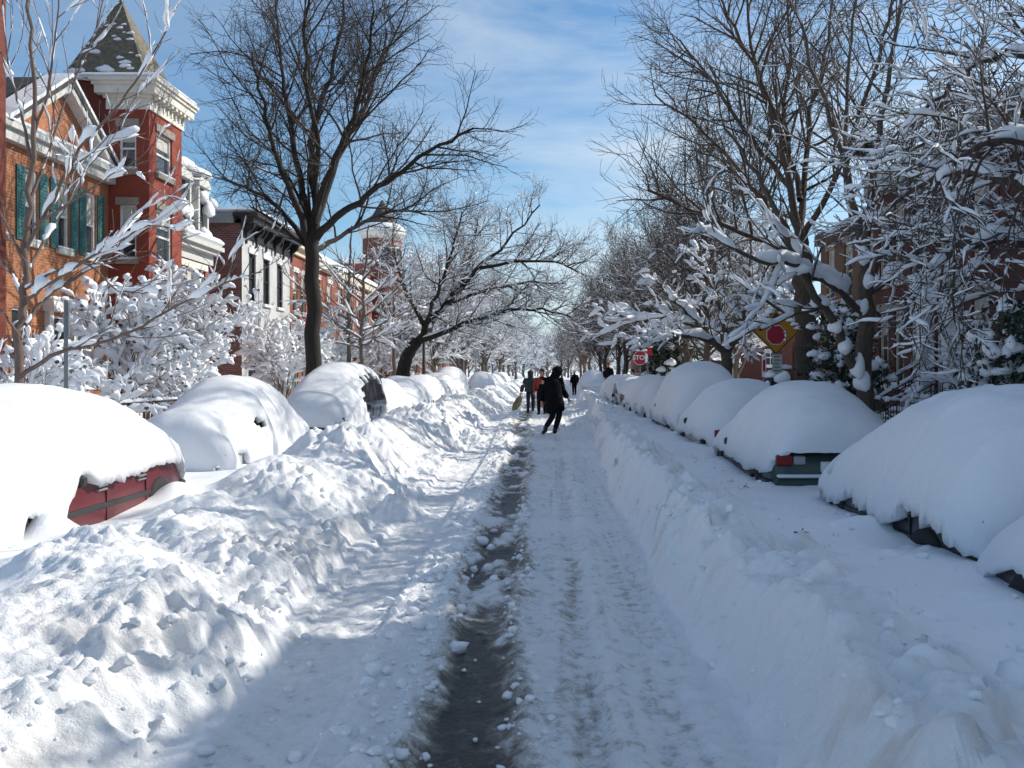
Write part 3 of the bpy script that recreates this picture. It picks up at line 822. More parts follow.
        t.limb(px(*ps), r0, .007, 1, start=.25, per=5)
    t.build('sapling', 'slim young tree with fat pillows of snow, standing behind the red car', 'tree', b, 'bark_sapling', snow=1.2, thick=(.042, .9, .30), snow_thr=.12, step=.04, snow_lev=(0, 3), maxslope=1.03, gain=1.9, off=.3)
    # snowy young tree in front of the far red house
    P = dict(levels=4, seg=[.6, .5, .35, .25], wig=[.03, .06, .1, .12], trop=[0, .03, .03, .02], n=[0, 0, 1.7, 2.4], ang=[0, 50, 40, 45], len=[0, 2, 1.2, .55],
             rad=[0, .05, .02, .01], rmin=.007, start=[.3, .25, .2, .2], lref=3.)
    t = Tree(18, P); b = at(362, 372, 36); b = (b[0], b[1], .2)
    t.limb([b] + px((362, 350, 36), (363, 300, 36), (366, 260, 36), (369, 225, 36)), .11, .025, 0, start=.3)
    k = 0
    for sgn, y0, dx, dy, dz in ((-1, 340, 52, -38, -1), (1, 338, 48, -40, 1), (-1, 322, 55, -42, 1.5), (1, 318, 50, -46, -1), (-1, 305, 45, -50, -1), (1, 302, 42, -44, 1), (-1, 285, 34, -40, 1), (1, 280, 30, -44, -1), (1, 345, 35, -22, -2), (-1, 348, 58, -14, -1.5), (1, 330, 62, -28, 1.5), (-1, 335, 30, -60, 2)):
        t.limb(px((363, y0, 36), (363 + sgn * dx * .4, y0 + dy * .35, 36 + dz * .5), (363 + sgn * dx, y0 + dy, 36 + dz)), .05, .015, 1, start=.2)
    o = t.build('young_tree', 'young tree with whitened ascending branches before the far red turret house', 'tree', b, 'bark_far', snow=1.6, thick=(.034, .9, .5), snow_thr=.0, step=.2, maxslope=.93)
    for (x, y, a, sc, lab) in ((-8.6, 40.5, 1.3, 1.1, 'snowy young tree between the white house and the leaning tree'), (-8.6, 52.5, 4.1, 1.2, 'snowy young tree nearest the lamp post on the left')):
        c = copy_tree(o); c.location = (x, y, .2); c.rotation_euler = (0, 0, a); c.scale = (sc,) * 3; tag(c, lab, 'tree')


def far_trees():
    # prototypes for the rows down the street
    protos = []
    for seed, snow, bark, Hh, nm in ((21, 2.6, 'bark_far', 9., 'w'), (22, 2.4, 'bark_far', 8., 'w'), (23, .6, 'bark_brown', 12., 'b'), (24, .7, 'bark_brown', 11., 'b')):
        P = dict(levels=4, seg=[.8, .7, .5, .35], wig=[.05, .1, .14, .17], trop=[0, .04, .03, .02], n=[0, 1.5, 2.6, 5.0], ang=[0, 42, 45, 48], len=[0, Hh * .42, Hh * .22, 1.0],
                 rad=[0, .09, .035, .016], rmin=.011, start=[.3, .2, .15, .1], lref=Hh * .6)
        if nm == 'b': P.update(n=[0, 1.4, 2.4, 4.0], rad=[0, .075, .028, .013])
        t = Tree(seed, P)
        t.limb([(0, 0, 0), (.05, .05, Hh * .25), (-.1, .1, Hh * .5), (.05, 0, Hh * .95)], .28 if nm == 'b' else .2, .04, 0, start=.24, dens=2.2 if nm == 'w' else 1.9)
        kw = dict(snow=snow, thick=(.035, .8, .5), snow_thr=-.05 if nm == 'w' else .1, step=.3)
        protos.append((t, bark, kw, nm))
    used = [None] * 4
    rows = []
    L = [(-6.9, 57, 0, .85), (-6.5, 68, 1, 1), (-7, 76, 0, 1.05), (-6.4, 90, 1, 1.1), (-7, 104, 0, 1.1), (-6.4, 122, 1, 1.15), (-7, 142, 0, 1.2), (-6, 166, 1, 1.2), (-9.5, 62, 1, .8), (-10, 84, 0, .95), (-10, 112, 1, 1.1), (-6.6, 186, 0, 1.2)]
    Rr = [(6.3, 38, 2, .78), (6.6, 46, 3, .85), (6.2, 55, 2, .8), (6.4, 65, 3, .9), (6.0, 76, 2, .95), (6.4, 88, 3, .95), (6., 102, 2, 1), (6.3, 120, 3, 1), (6, 142, 2, 1.05), (6, 168, 3, 1.1), (6.2, 190, 2, 1.1), (9.5, 50, 1, 1.0), (10, 70, 2, 1.), (8.2, 42, 1, .9)]
    C = [(-16, 215, 0, 1.3), (-12, 240, 1, 1.3), (-9, 205, 1, 1.2), (-6.5, 235, 0, 1.2), (-4, 200, 0, 1.1), (-2.2, 250, 1, 1.2), (-.6, 225, 0, 1.1), (1, 245, 1, 1.15), (2.6, 215, 3, 1.), (4.5, 235, 2, 1.1), (6.5, 205, 3, 1.1), (9, 240, 2, 1.2), (13, 220, 3, 1.2)]
    ordw = ['first', 'second', 'third', 'fourth', 'fifth', 'sixth', 'seventh', 'eighth', 'ninth', 'tenth', 'eleventh', 'twelfth', 'thirteenth', 'fourteenth', 'fifteenth']
    rng = random.Random(8)
    for lst, txt, grp in ((L, '%s snow-whitened street tree down the left side past the leaning tree', 'snowy trees along the far left pavement'),
                          (Rr, '%s bare street tree down the right side past the stop sign', 'bare trees along the far right pavement'),
                          (C, '%s tree counting from the left in the farthest row closing the street', 'far trees closing the street')):
        for i, (x, y, k, s) in enumerate(lst):
            lab = txt % ordw[i]
            if used[k] is None:
                t, bark, kw, nm = protos[k]
                o = t.build('street_tree', lab, 'tree', (0, 0, 0), bark, **kw); used[k] = o
            else: o = copy_tree(used[k])
            o.location = (x, y, .1); o.rotation_euler = (0, 0, rng.uniform(0, 6.28)); o.scale = (s, s, s)
            tag(o, lab, 'tree', grp)


def shrubs():
    P = dict(levels=4, seg=[.4, .3, .25, .15], wig=[.1, .14, .18, .2], trop=[-.02, -.03, -.04, -.04], n=[0, 1.8, 3.4, 5.], ang=[0, 40, 45, 50], len=[0, 1.4, .85, .35],
             rad=[0, .025, .012, .008], rmin=.005, start=[.25, .15, .1, .1], lref=2.)
    def shrub(seed, x, y, h, w, label, dens=1., snow=2.6, name='snowy_shrub', bark='bark_sapling'):
        t = Tree(seed, P); rng = random.Random(seed); b = (x, y, .35)
        for i in range(9):
            a = i * 2.4 + rng.uniform(-.4, .4); q = rng.uniform(.35, 1.)
            e = (x + math.cos(a) * w * q, y + math.sin(a) * w * q, .35 + h * rng.uniform(.75, 1.) * (1.1 - .35 * q))
            m = (x + math.cos(a) * w * q * .35, y + math.sin(a) * w * q * .35, .35 + h * .5)
            t.limb([(x + math.cos(a) * .1, y + math.sin(a) * .1, .3), m, e], .03, .01, 0, start=.2, dens=dens)
        t.build(name, label, 'shrub', b, bark, 'snow-laden garden shrubs', snow=snow, thick=(.032, .8, .22), snow_thr=.0, step=.08, maxslope=1.05, gain=1.6, off=.45)
    shrub(31, -9.2, 20.5, 2.9, .95, 'drooping snow-covered shrub below the red brick tower', .85)
    shrub(32, -10, 26, 3.9, 1.6, 'large white snow-clad shrub between the tower and the white house', 1.25)
    shrub(33, -9.3, 33, 2.7, 1.7, 'wide frosted shrub in front of the white painted house', 1.1)
    shrub(34, -9.4, 17, 1.3, .9, 'low snow-buried shrub below the teal shutters', .9)
    shrub(35, -10, 42, 3.4, 1.8, 'snowy shrub by the red house right of the white house', 1.)
    shrub(36, -9.6, 56, 3.8, 2.2, 'frosted shrub under the turret of the far red house', 1.)
    shrub(37, -9.8, 23.2, 1.8, .9, 'small snow-heaped shrub beside the tower base', .9)
    shrub(39, -8.9, 18.6, 1.0, .8, 'knee-high snow heap of a shrub just behind the low iron fence', .8)
    shrub(40, -9.0, 22.4, 1.1, .9, 'low snowy shrub filling the gap behind the rippled buried car', .8)
    shrub(38, 8.2, 18.5, 1.9, .8, 'bare twiggy shrub with snow beside the right house steps', .5, 1.6, 'bare_shrub', 'bark_shade')


def evergreen(name, label, c, rx, ry, h, seed, leaf='leaf_ever', snowf=.8, ncl=90, cat='evergreen'):
    rng = random.Random(seed); nr = np.random.RandomState(seed)
    root = empty(name, (c[0], c[1], c[2])); tag(root, label, cat)
    mb = MB(); mb.tube([(0, 0, -.2), (0.03, 0, h * .5), (0, .03, h * .92)], [.09, .06, .02], 7); mb.build('trunk', M['bark_shade'], root)
    V = []; Q = []; off = 0; sb = MB()
    for i in range(ncl):
        f = rng.random(); z = h * (.06 + .94 * f); rr = (1 - .62 * f ** 1.5) * (.35 + .7 * rng.random() ** .5)
        a = rng.uniform(0, 6.28); cx, cy = rx * rr * math.cos(a), ry * rr * math.sin(a); s = h * .11 * rng.uniform(.7, 1.3)
        n = 70
        p = nr.randn(n, 3) * (s * .75, s * .75, s * .4) + (cx, cy, z)
        d1 = nr.randn(n, 3); d1 /= np.linalg.norm(d1, axis=1)[:, None]; d2 = nr.randn(n, 3); d2 = np.cross(d1, d2); d2 /= np.linalg.norm(d2, axis=1)[:, None]
        l = s * nr.uniform(.14, .3, (n, 1)); w = l * .38
        q = np.stack([p - d1 * l, p + d2 * w, p + d1 * l, p - d2 * w], 1).reshape(-1, 3)
        V.append(q); Q.append(np.arange(n * 4).reshape(n, 4) + off); off += n * 4
        if rng.random() < snowf:
            for _ in range(rng.choice((2, 3, 4))):
                pillow(sb, (cx * 1.04 + rng.gauss(0, s * .6), cy * 1.04 + rng.gauss(0, s * .6), z + s * rng.uniform(0, .4)), s * rng.uniform(.2, .6), s * rng.uniform(.2, .6), s * rng.uniform(.22, .5), rng.random(), 9, 5, .6)
    link('foliage', mesh_np('foliage', np.concatenate(V), np.concatenate(Q), False), M[leaf], root)
    sb.build('snow', M['tree_snow'], root)
    return root


def far_wood():
    P = dict(levels=4, seg=[1.2, .9, .7, .6], wig=[.05, .12, .15, .2], trop=[0, .03, .02, .02], n=[0, 1.2, 1.6, 1.8], ang=[0, 48, 48, 50], len=[0, 3.6, 2.2, 1.2], rad=[0, .14, .08, .05], rmin=.035, start=[.05, .15, .1, .1], lref=5.)
    rng = random.Random(77); parts = {}
    protos = []
    for sd in (1, 2, 3):
        t = Tree(70 + sd, P); t.limb([(0, 0, 0), (.1, 0, 3), (0, .1, 6), (0, 0, 9)], .22, .06, 0, start=.06, dens=1.6)
        protos.append(t.meshes(snow=2.2, thick=(.07, .8, .8), snow_thr=.0, step=.6, sides=(5, 4, 3, 3)))
    for i in range(95):
        x = rng.uniform(-60, 60); y = rng.uniform(270, 400); s = rng.uniform(.8, 1.35); a = rng.uniform(0, 6.28); c, sn = math.cos(a) * s, math.sin(a) * s
        for nm, V, Q in protos[i % 3]:
            L = parts.setdefault(nm == 'snow', [[], [], 0]); W = np.stack([V[:, 0] * c - V[:, 1] * sn + x, V[:, 0] * sn + V[:, 1] * c + y, V[:, 2] * s + .2], 1)
            L[0].append(W); L[1].append(Q + L[2]); L[2] += len(V)
    for k, nm, m in ((False, 'distant_wood', 'bark_far'), (True, 'distant_wood_snow', 'tree_snow')):
        o = link(nm, mesh_np(nm, np.concatenate(parts[k][0]), np.concatenate(parts[k][1])), M[m]); tag(o, 'far-off bare wood closing the end of the street' if not k else 'snow lying on the far-off wood at the end of the street', 'wood', kind='stuff')


build_trees()
far_wood()
far_trees()
shrubs()
evergreen('snowy_evergreen', 'snow-plastered evergreen right behind the forked tree', (at(842, 372, 19.5)[0], 19.5, .3), .75, .7, 2.6, 1, ncl=70)
evergreen('snowy_evergreen', 'dark evergreen heaped with snow at the right edge above the near car', (6.6, 12.6, .3), .95, .95, 2.3, 2, ncl=80)
evergreen('snowy_evergreen', 'round snow-capped evergreen beside the right house steps', (6.0, 13.8, .25), .6, .6, 1.2, 3, ncl=50, snowf=1.)
evergreen('ivy_tree', 'dark ivy-clad tree standing beside the stop sign', (at(668, 372, 54)[0], 54, .2), 1.2, 1.2, 5.2, 4, 'leaf_ivy', .35, 130)
evergreen('snowy_evergreen', 'snow-flecked evergreen behind the ivy-clad tree', (8.6, 58, .2), 1.5, 1.4, 4.2, 5, 'leaf_ever', .7, 90)
# ------------------------------------------------------------------ parked cars under snow
CARS = {   # belt, roof, hood, trunk, cabin0, cabin1, roof0, roof1  (fractions of the length, rear = 0)
    'sedan': (.86, 1.40, .90, .95, .14, .74, .30, .56), 'wagon': (.86, 1.42, .90, .86, .02, .74, .07, .56), 'hatch': (.90, 1.45, .92, .90, .03, .76, .14, .56),
    'suv': (1.02, 1.74, 1.05, 1.02, .02, .74, .05, .58), 'van': (1.05, 1.85, 1.1, 1.05, .02, .84, .04, .62)}


def car(label, X, Y0, Y1, kind, paint, facing_us, top, hem=((0, .42), (1, .42)), hem_rear=.42, hem_front=.42, W=1.76, res=44, ripple=0., seed=0, n=2.5, cover=None, details=(), group=None, p_end=7., thick=.0, ragged=.04, offhem=.42, pend=.10, hole=None, MIR=.085):
    L = Y1 - Y0; zb = -.12
    belt, roof, hood, trunk, c0, c1, r0, r1 = CARS[kind]
    root = empty('parked_car', (X, Y1 if facing_us else Y0, zb), math.pi if facing_us else 0)
    tag(root, label, 'car', group)
    hw = W / 2; ys = np.linspace(0, 1, 22)
    # lower body
    V = []; Q = []
    for t in ys:
        e = abs(2 * t - 1); w = hw * (1 - .10 * e ** 6); end = (1 - e ** 14)
        zt = np.interp(t, [0, c0, c1, 1], [trunk, max(trunk, belt), max(hood, belt), hood - .14])
        zt = .5 + (zt - .5) * (.82 + .18 * end)
        prof = [(w * .86, .2), (w * .99, .3), (w, .5), (w * .985, zt - .16), (w * .93, zt - .03), (w * .7, zt + .01), (0, zt + .03)]
        ring = [(x, t * L, z) for x, z in prof] + [(-x, t * L, z) for x, z in prof[-2::-1]]
        V += ring
    k = 13; nst = len(ys); F_ = []
    for i in range(nst - 1):
        for j in range(k - 1): F_.append((i * k + j, i * k + j + 1, (i + 1) * k + j + 1, (i + 1) * k + j))
        F_.append((i * k + k - 1, i * k, (i + 1) * k, (i + 1) * k + k - 1))
    F_.append(tuple(range(k - 1, -1, -1))); F_.append(tuple(range((nst - 1) * k, nst * k)))
    mb = MB(); mb.add(V, F_, True)
    # cabin
    bw, rw = hw * .93, hw * .74
    zb0 = belt - .05
    if 'glass' not in details: rw = hw * .56; roof -= .14; bw = hw * .86; r0 += .06; r1 -= .04
    B = [(-bw, c0 * L, zb0), (bw, c0 * L, zb0), (bw, c1 * L, zb0), (-bw, c1 * L, zb0)]
    T = [(-rw, r0 * L, roof - .04), (rw, r0 * L, roof - .04), (rw, r1 * L, roof - .04), (-rw, r1 * L, roof - .04)]
    T2 = [(-rw * .85, (r0 + .03) * L, roof), (rw * .85, (r0 + .03) * L, roof), (rw * .85, (r1 - .03) * L, roof), (-rw * .85, (r1 - .03) * L, roof)]
    mb.add(B + T + T2, [(0, 1, 5, 4), (1, 2, 6, 5), (2, 3, 7, 6), (3, 0, 4, 7), (4, 5, 9, 8), (5, 6, 10, 9), (6, 7, 11, 10), (7, 4, 8, 11), (8, 9, 10, 11)])
    mb.build('body', M['car_' + paint], root)

    def pane(name, a, b, c, d, u0, u1, v0, v1):
        a, b, c, d = map(Vector, (a, b, c, d))
        f = lambda u, v: (a.lerp(b, u)).lerp(d.lerp(c, u), v)
        nn = (b - a).cross(d - a).normalized(); q = [f(u0, v0), f(u1, v0), f(u1, v1), f(u0, v1)]
        MB().prism([p - nn * .004 for p in q], (0, 0, 0), nn * .012).build(name, M['car_glass'], root)
    shown = 'full' in details
    # street side is local -x
    for u0, u1 in (((.06, .36), (.40, .66), (.70, .95)) if 'glass' in details else ()):
        pane('side_window', B[3], B[0], T[0], T[3], 1 - u1, 1 - u0, .16, .9)
    if 'glass' in details:
        pane('rear_window', B[0], B[1], T[1], T[0], .1, .9, .14, .9); pane('windscreen', B[2], B[3], T[3], T[2], .07, .93, .1, .92)
    # wheels
    for sx in (-1, 1):
        for fy in (.185, .81):
            if sx > 0 and not shown: continue
            m2 = MB(); cx = sx * (hw - .09)
            prof = [(.20, -.1), (.30, -.1), (.33, -.07), (.33, .07), (.30, .1), (.20, .1)]
            vs = []; fs = []
            for i, (r, dx) in enumerate(prof):
                for j in range(20):
                    th = 2 * math.pi * j / 20; vs.append((cx + sx * dx + sx * .012, fy * L + r * math.cos(th), .33 + r * math.sin(th)))
            for i in range(5):
                for j in range(20): fs.append((i * 20 + j, i * 20 + (j + 1) % 20, i * 20 + 20 + (j + 1) % 20, i * 20 + 20 + j))
            m2.add(vs, fs, True); wh = m2.build('wheel', M['rubber'], root)
            m3 = MB(); m3.tube([(cx - sx * .06, fy * L, .33), (cx + sx * .085, fy * L, .33), (cx + sx * .1, fy * L, .33)], [.2, .2, .1], 16, False); m3.build('rim', M['rim'], wh)
    # trim
    if shown or 'rear' in details:
        b = MB(); b.box(-hw * .93, hw * .93, -.09, .06, .34, .56, .04); b.build('rear_bumper', M['car_' + paint] if 'paintbump' in details else M['plastic_black'], root)
        for sx in (-1, 1):
            b = MB(); b.box(sx * hw * .90, sx * hw * .68, -.025, .05, .70, .83, .015); b.build('tail_light', M['lamp_red'], root); b = MB(); b.box(sx * hw * .66, sx * hw * .50, -.022, .05, .71, .82, .015); b.build('reversing_light', M['car_silver'], root)
        if 'paintbump' in details: b = MB(); b.box(-hw * .9, hw * .9, -.10, .0, .562, .60, .02); b.build('bumper_snow', M['car_snow'], root)
        b = MB(); b.box(-.26, .26, -.035, .05, .62, .75, .01); b.build('number_plate', M['sign_white'], root)
    if shown or 'front' in details:
        b = MB(); b.box(-hw * .94, hw * .94, L - .06, L + .08, .34, .54, .04); b.build('front_bumper', M['plastic_black'], root)
        for sx in (-1, 1):
            b = MB(); b.box(sx * hw * .86, sx * hw * .5, L - .10, L + .012, .62, .76, .02); hl = b.build('headlight', M['lamp_clear'], root)
            b = MB(); b.box(sx * hw * .935, sx * hw * .865, L - .20, L - .03, .62, .76, .02); b.build('turn_signal', M['lamp_orange'], hl)
        b = MB(); b.box(-hw * .4, hw * .4, L - .06, L + .01, .58, .74, .01); b.build('grille', M['plastic_black'], root)
    if shown or 'mirror' in details:
        b = MB(); b.box(-hw - MIR, -hw + .04, (c1 - .13) * L - .05, (c1 - .13) * L + .05, belt - .10, belt + .02, .03); b.build('wing_mirror', M['plastic_black'], root)
    if 'side' in details or shown:
        b = MB(); b.box(-hw - .018, -hw + .03, .25 * L, .73 * L, .50, .555, .01); b.build('rub_strip', M['plastic_black'], root)
        b = MB(); b.box(-hw - .012, -hw + .03, .0 * L + .1, .12 * L, .42, .52, .01); b.build('side_trim', M['plastic_black'], root)
        for fy in (.30, .50):
            b = MB(); b.box(-hw - .025, -hw + .03, fy * L - .09, fy * L + .09, .715, .742, .008); b.box(-hw - .022, -hw + .03, fy * L - .09, fy * L + .09, .675, .700, .008); b.build('door_handle', M['chrome'], root)
        b = MB()
        for fy in (.475, .27): b.box(-hw - .004, -hw + .02, fy * L - .006, fy * L + .006, .3, belt - .06)
        b.build('door_seam', M['plastic_black'], root)
    # snow cover
    m = 34 if res > 50 else 22
    tt = np.concatenate([np.linspace(0, pend, res // 4, endpoint=False) ** 1.0, np.linspace(pend, 1 - pend, res // 2, endpoint=False), np.linspace(1 - pend, 1, res // 4)])
    tt[:res // 4] = pend * (np.linspace(0, 1, res // 4, endpoint=False)) ** 2
    tt[-(res // 4):] = 1 - pend * (np.linspace(1, 0, res // 4)) ** 2
    ht_t = [q[0] for q in hem]; hz = [q[1] for q in hem]; tp_t = [q[0] for q in top]; tz = [q[1] for q in top]
    tsm = np.linspace(-.15, 1.15, 400); tops = np.interp(tsm, tp_t, tz); kk = np.hanning(41); kk /= kk.sum(); tops = np.convolve(np.pad(tops, 20, 'edge'), kk, 'valid')
    rs = np.random.RandomState(seed + 5); rows = []
    th = np.linspace(0, np.pi, m)
    over = .07
    LL = L + 2 * over
    for t in tt:
        y = -over + t * LL
        e = min(t, 1 - t) / pend; f = (1 - (1 - min(e, 1)) ** 2.6) ** (1 / 2.6)
        hend = hem_rear if t < .5 else hem_front
        rg = ragged * (1.2 * abs(float(vn(y / .08, seed * 1.7, 3))) + .9 * float(vn(y / .33, seed * 2.3, 4)) + .8 * float(vn(y / .04, seed, 6)))
        hs = float(np.interp(t, ht_t, hz)) + rg; ho = offhem
        bl = 1 - min(1, e * 1.3)
        hs = hs * (1 - bl) + (hend + rg) * bl; ho = ho * (1 - bl) + hend * bl
        zt = float(np.interp(t, tsm, tops)); zt = hend + (zt - hend) * f
        ws = (hw + .085) * (1 - abs(2 * t - 1) ** p_end * .9) ** (1 / p_end) if abs(2 * t - 1) < .9999 else (hw + .085) * (.1 ** (1 / p_end))
        ws = max(ws, hw * .7)
        c = np.cos(th); s = np.sin(th)
        zr = zt - (hem_rear if 0 else 0)
        nn = n
        x = ws * np.sign(c) * np.abs(c) ** (2 / nn)
        hm = np.where(c < 0, hs, ho)
        S_ = np.abs(s) ** (2 / nn); hm = hs - rg + (ho - hs + rg) * sst((c + .5) / 1.0)
        z = hm + np.maximum(zt - hm, .01) * S_ + rg * np.clip(1 - S_ * 1.6, 0, 1) ** 2 * (c < .2)
        taper = np.clip((z - .55) / max(.2, zt - .55), 0, 1)
        x = x * (1 - .10 * taper ** 1.2)
        a = .05 * fbm(x * 1.1 + seed * 9.1, y * 1.0 + z * .8 + seed, 3, seed) + .026 * fbm(x * 5 + seed, y * 5 + z * 4, 4, seed + 3) + .012 * fbm(x * 15, y * 15 + z * 11, 3, seed + 4) * sst((vn(x * 1.7 + seed, y * 1.5, seed + 6) + .2) / .6)
        z = z + a * np.abs(s)
        x = x + np.sign(c) * np.abs(c) * (a * .9 + .02 * fbm(y * 3.3 + z * 0, z * 4.1 + seed, 3, seed + 8))
        if ripple: x = x - (c < 0) * np.abs(c) * ripple * (np.sin(y * 2 * np.pi / .55 + 1.2 * np.sin(z * 2.2)) + .6 * np.sin(y * 2 * np.pi / .27 + z * 2))
        row = np.stack([x, np.full_like(x, y), z], 1)
        lip0 = row[0] * (.84, 1, 1) + (0, 0, .03); lip1 = row[-1] * (.84, 1, 1) + (0, 0, .03)
        rows.append(np.concatenate([[lip0], row, [lip1]]))
    A = np.array(rows); nr_, nc, _ = A.shape
    A[0, :, 1] += .0; idx = np.arange(nr_ * nc).reshape(nr_, nc)
    Qd = np.stack([idx[:-1, :-1], idx[1:, :-1], idx[1:, 1:], idx[:-1, 1:]], -1)
    keep = np.ones(Qd.shape[:2], bool)
    if hole:                                       # a patch brushed clear: (y0,y1,z0,z1) on the street side
        cen = (A[:-1, :-1] + A[1:, 1:]) / 2
        for (y0, y1, z0, z1) in hole:
            dd = ((cen[..., 1] - (y0 + y1) / 2) / ((y1 - y0) / 2)) ** 2 + ((cen[..., 2] - (z0 + z1) / 2) / ((z1 - z0) / 2)) ** 2 + .3 * vn(cen[..., 1] * 7, cen[..., 2] * 7, 3)
            keep &= ~((cen[..., 0] < -hw * .5) & (dd < 1))
    me = mesh_np('snow_cover', A.reshape(-1, 3), Qd[keep].reshape(-1, 4), True)
    o = link('snow_cover', me, M['car_snow'], root)
    if hole:
        sm = o.modifiers.new('thick', 'SOLIDIFY'); sm.thickness = .09; sm.offset = -1
    return root


def cars():
    GL, GR = 'snow-buried cars along the left kerb', 'snow-buried cars along the right kerb'
    xl, xr = -5.2, 3.6
    sed = lambda a=0: ((0, 1.12 + a), (.12, 1.2 + a), (.3, 1.66 + a), (.55, 1.70 + a), (.76, 1.32 + a), (1, 1.14 + a))
    loaf = lambda a=0: ((0, 1.25 + a), (.15, 1.55 + a), (.35, 1.70 + a), (.55, 1.68 + a), (.78, 1.38 + a), (1, 1.12 + a))
    suv = lambda a=0: ((0, 1.8 + a), (.12, 1.98 + a), (.5, 2.02 + a), (.72, 1.72 + a), (.86, 1.36 + a), (1, 1.2 + a))
    # left
    car('dark red car under a thick snow cap with its side panels showing', xl, 6.95, 11.35, 'wagon', 'red', True,
        ((0, 1.14), (.1, 1.3), (.25, 1.58), (.42, 1.70), (.66, 1.66), (.82, 1.42), (1, 1.25)), hem=((0, .80), (.05, .80), (.3, .78), (.52, .74), (.565, .74), (.575, .86), (.61, .86), (.625, .74), (.66, .66), (.69, .36), (.765, .36), (.775, .62), (.82, .62), (.84, .40), (1, .42)),
        hem_rear=.46, hem_front=.40, res=130, seed=1, details=('full',), group=GL, n=2.4, ragged=.035)
    car('fully buried car with wind-rippled snow down its side', xl, 13.1, 17.5, 'sedan', 'white', True, sed(.06), hem=((0, .4), (1, .4)), res=110, seed=2, ripple=.03, group=GL, n=2.3,
        hole=((2.9, 3.3, .98, 1.12), (4.0, 4.2, .5, .68)))
    car('snow-topped dark blue van with its front door and window brushed clear', xl - .05, 20.8, 26.0, 'suv', 'blue', True, suv(.06), hem=((0, .4), (.2, .4), (1, .5)), hem_front=.60, res=100, seed=3,
        details=('full', 'glass'), group=GL, n=2.6, hole=((.15, 3.5, .25, 1.82),))
    car('low car wholly covered in snow just behind the dark blue van', xl + .02, 26.3, 29.9, 'hatch', 'white', True, loaf(-.06), seed=4, group=GL, res=60)
    car('white-capped car with a dark lower edge, third behind the rippled one', xl, 30.5, 34.9, 'sedan', 'black', True, sed(.0), hem=((0, .6), (.8, .55), (1, .5)), hem_front=.55, seed=5, details=('front', 'mirror'), group=GL, res=60)
    car('snow-dusted grey car with a dark wing mirror in the middle of the left row', xl, 35.9, 40.2, 'hatch', 'grey', True, loaf(.02), hem=((0, .62), (1, .6)), hem_front=.55, seed=6, details=('front', 'mirror'), group=GL, res=50)
    car('silver grey snow-streaked car just before the last tall one on the left', xl, 41.0, 45.2, 'wagon', 'silver', True, loaf(.08), hem=((0, .62), (.9, .6), (1, .5)), seed=7, details=('mirror',), group=GL, res=50)
    car('tall white snow-covered van ending the left row before the crossing', xl, 46.2, 51.0, 'van', 'white', True, suv(.1), seed=8, group=GL, res=50)
    for i, (y0, lab) in enumerate(((62.5, 'snow-covered car facing us, first past the crossing on the left'), (68.6, 'snow-covered car, second past the crossing on the left'), (74.5, 'snow-covered car, third past the crossing on the left'), (81, 'snow-covered car, fourth past the crossing on the left'), (88, 'farthest snow-covered car visible on the left'))):
        car(lab, xl + .5, y0, y0 + 4.4, ('suv', 'sedan', 'hatch', 'sedan', 'suv')[i], ('grey', 'white', 'black', 'silver', 'white')[i], True, (suv(-.15), sed(0), loaf(0), sed(.05), suv(-.2))[i], hem=((0, .55), (1, .5)), hem_front=.5, seed=20 + i, group=GL, res=36)
    # right
    car('nearest snow mound of a car, cut off by the right edge, black wheel showing', xr + .06, 2.0, 6.32, 'sedan', 'black', False, ((0, 1.1), (.2, 1.3), (.4, 1.6), (.6, 1.6), (.8, 1.2), (1, 1.0)), hem=((0, .5), (.76, .5), (.80, .64), (.88, .60), (.92, .5), (1, .45)), res=110, seed=9, group=GR, n=2.2, details=('side',))
    car('big rounded snow mound of a car with a frilled lower edge over dark wheels', xr + .1, 6.5, 10.0, 'hatch', 'black', False, ((0, 1.42), (.1, 1.55), (.3, 1.74), (.55, 1.68), (.75, 1.42), (.9, 1.2), (1, 1.05)),
        hem=((0, .60), (.03, .60), (.08, .68), (.27, .70), (.31, .52), (.40, .56), (.7, .62), (.8, .55), (.93, .62), (1, .5)), hem_rear=.46, hem_front=.48, res=260, seed=10, group=GR, n=2.25, ragged=.06, details=('side',), hole=((3.02, 3.12, .78, 1.0),))
    car('green car under a smooth snow dome with its tail light and bumper showing', xr - .11, 11.35, 15.3, 'wagon', 'green', False, ((0, 1.32), (.1, 1.45), (.3, 1.7), (.55, 1.7), (.76, 1.36), (1, 1.1)), hem=((0, .72), (.05, .56), (.2, .58), (.3, .54), (.45, .6), (.7, .64), (.85, .64), (1, .55)), hem_rear=.86, hem_front=.5,
        res=120, seed=11, details=('full', 'paintbump'), group=GR, n=2.3, ragged=.03, pend=.07)
    car('rounded snow-covered car between the green car and the tall white one', xr, 16.2, 20.2, 'hatch', 'tan', False, loaf(-.02), hem=((0, .52), (.1, .62), (.9, .6), (1, .5)), hem_rear=.52, seed=12, group=GR, res=80, details=('rear', 'mirror'))
    car('tall snow-covered van rising above the right row of cars', xr, 21.0, 25.8, 'suv', 'white', False, ((0, 1.72), (.1, 1.95), (.35, 2.08), (.62, 2.0), (.8, 1.5), (1, 1.2)), hem=((0, .6), (.12, .62), (.26, .8), (.3, .6), (.7, .62), (.74, .8), (.88, .8), (.92, .6), (1, .55)), seed=13, group=GR, res=80, details=('mirror', 'side'))
    car('snow-covered car with a small dark mirror just ahead of the tall van', xr, 26.6, 30.7, 'sedan', 'white', False, sed(.02), hem=((0, .6), (.12, .78), (.26, .78), (.32, .6), (.7, .6), (.88, .75), (1, .55)), seed=14, group=GR, res=60, details=('mirror',))
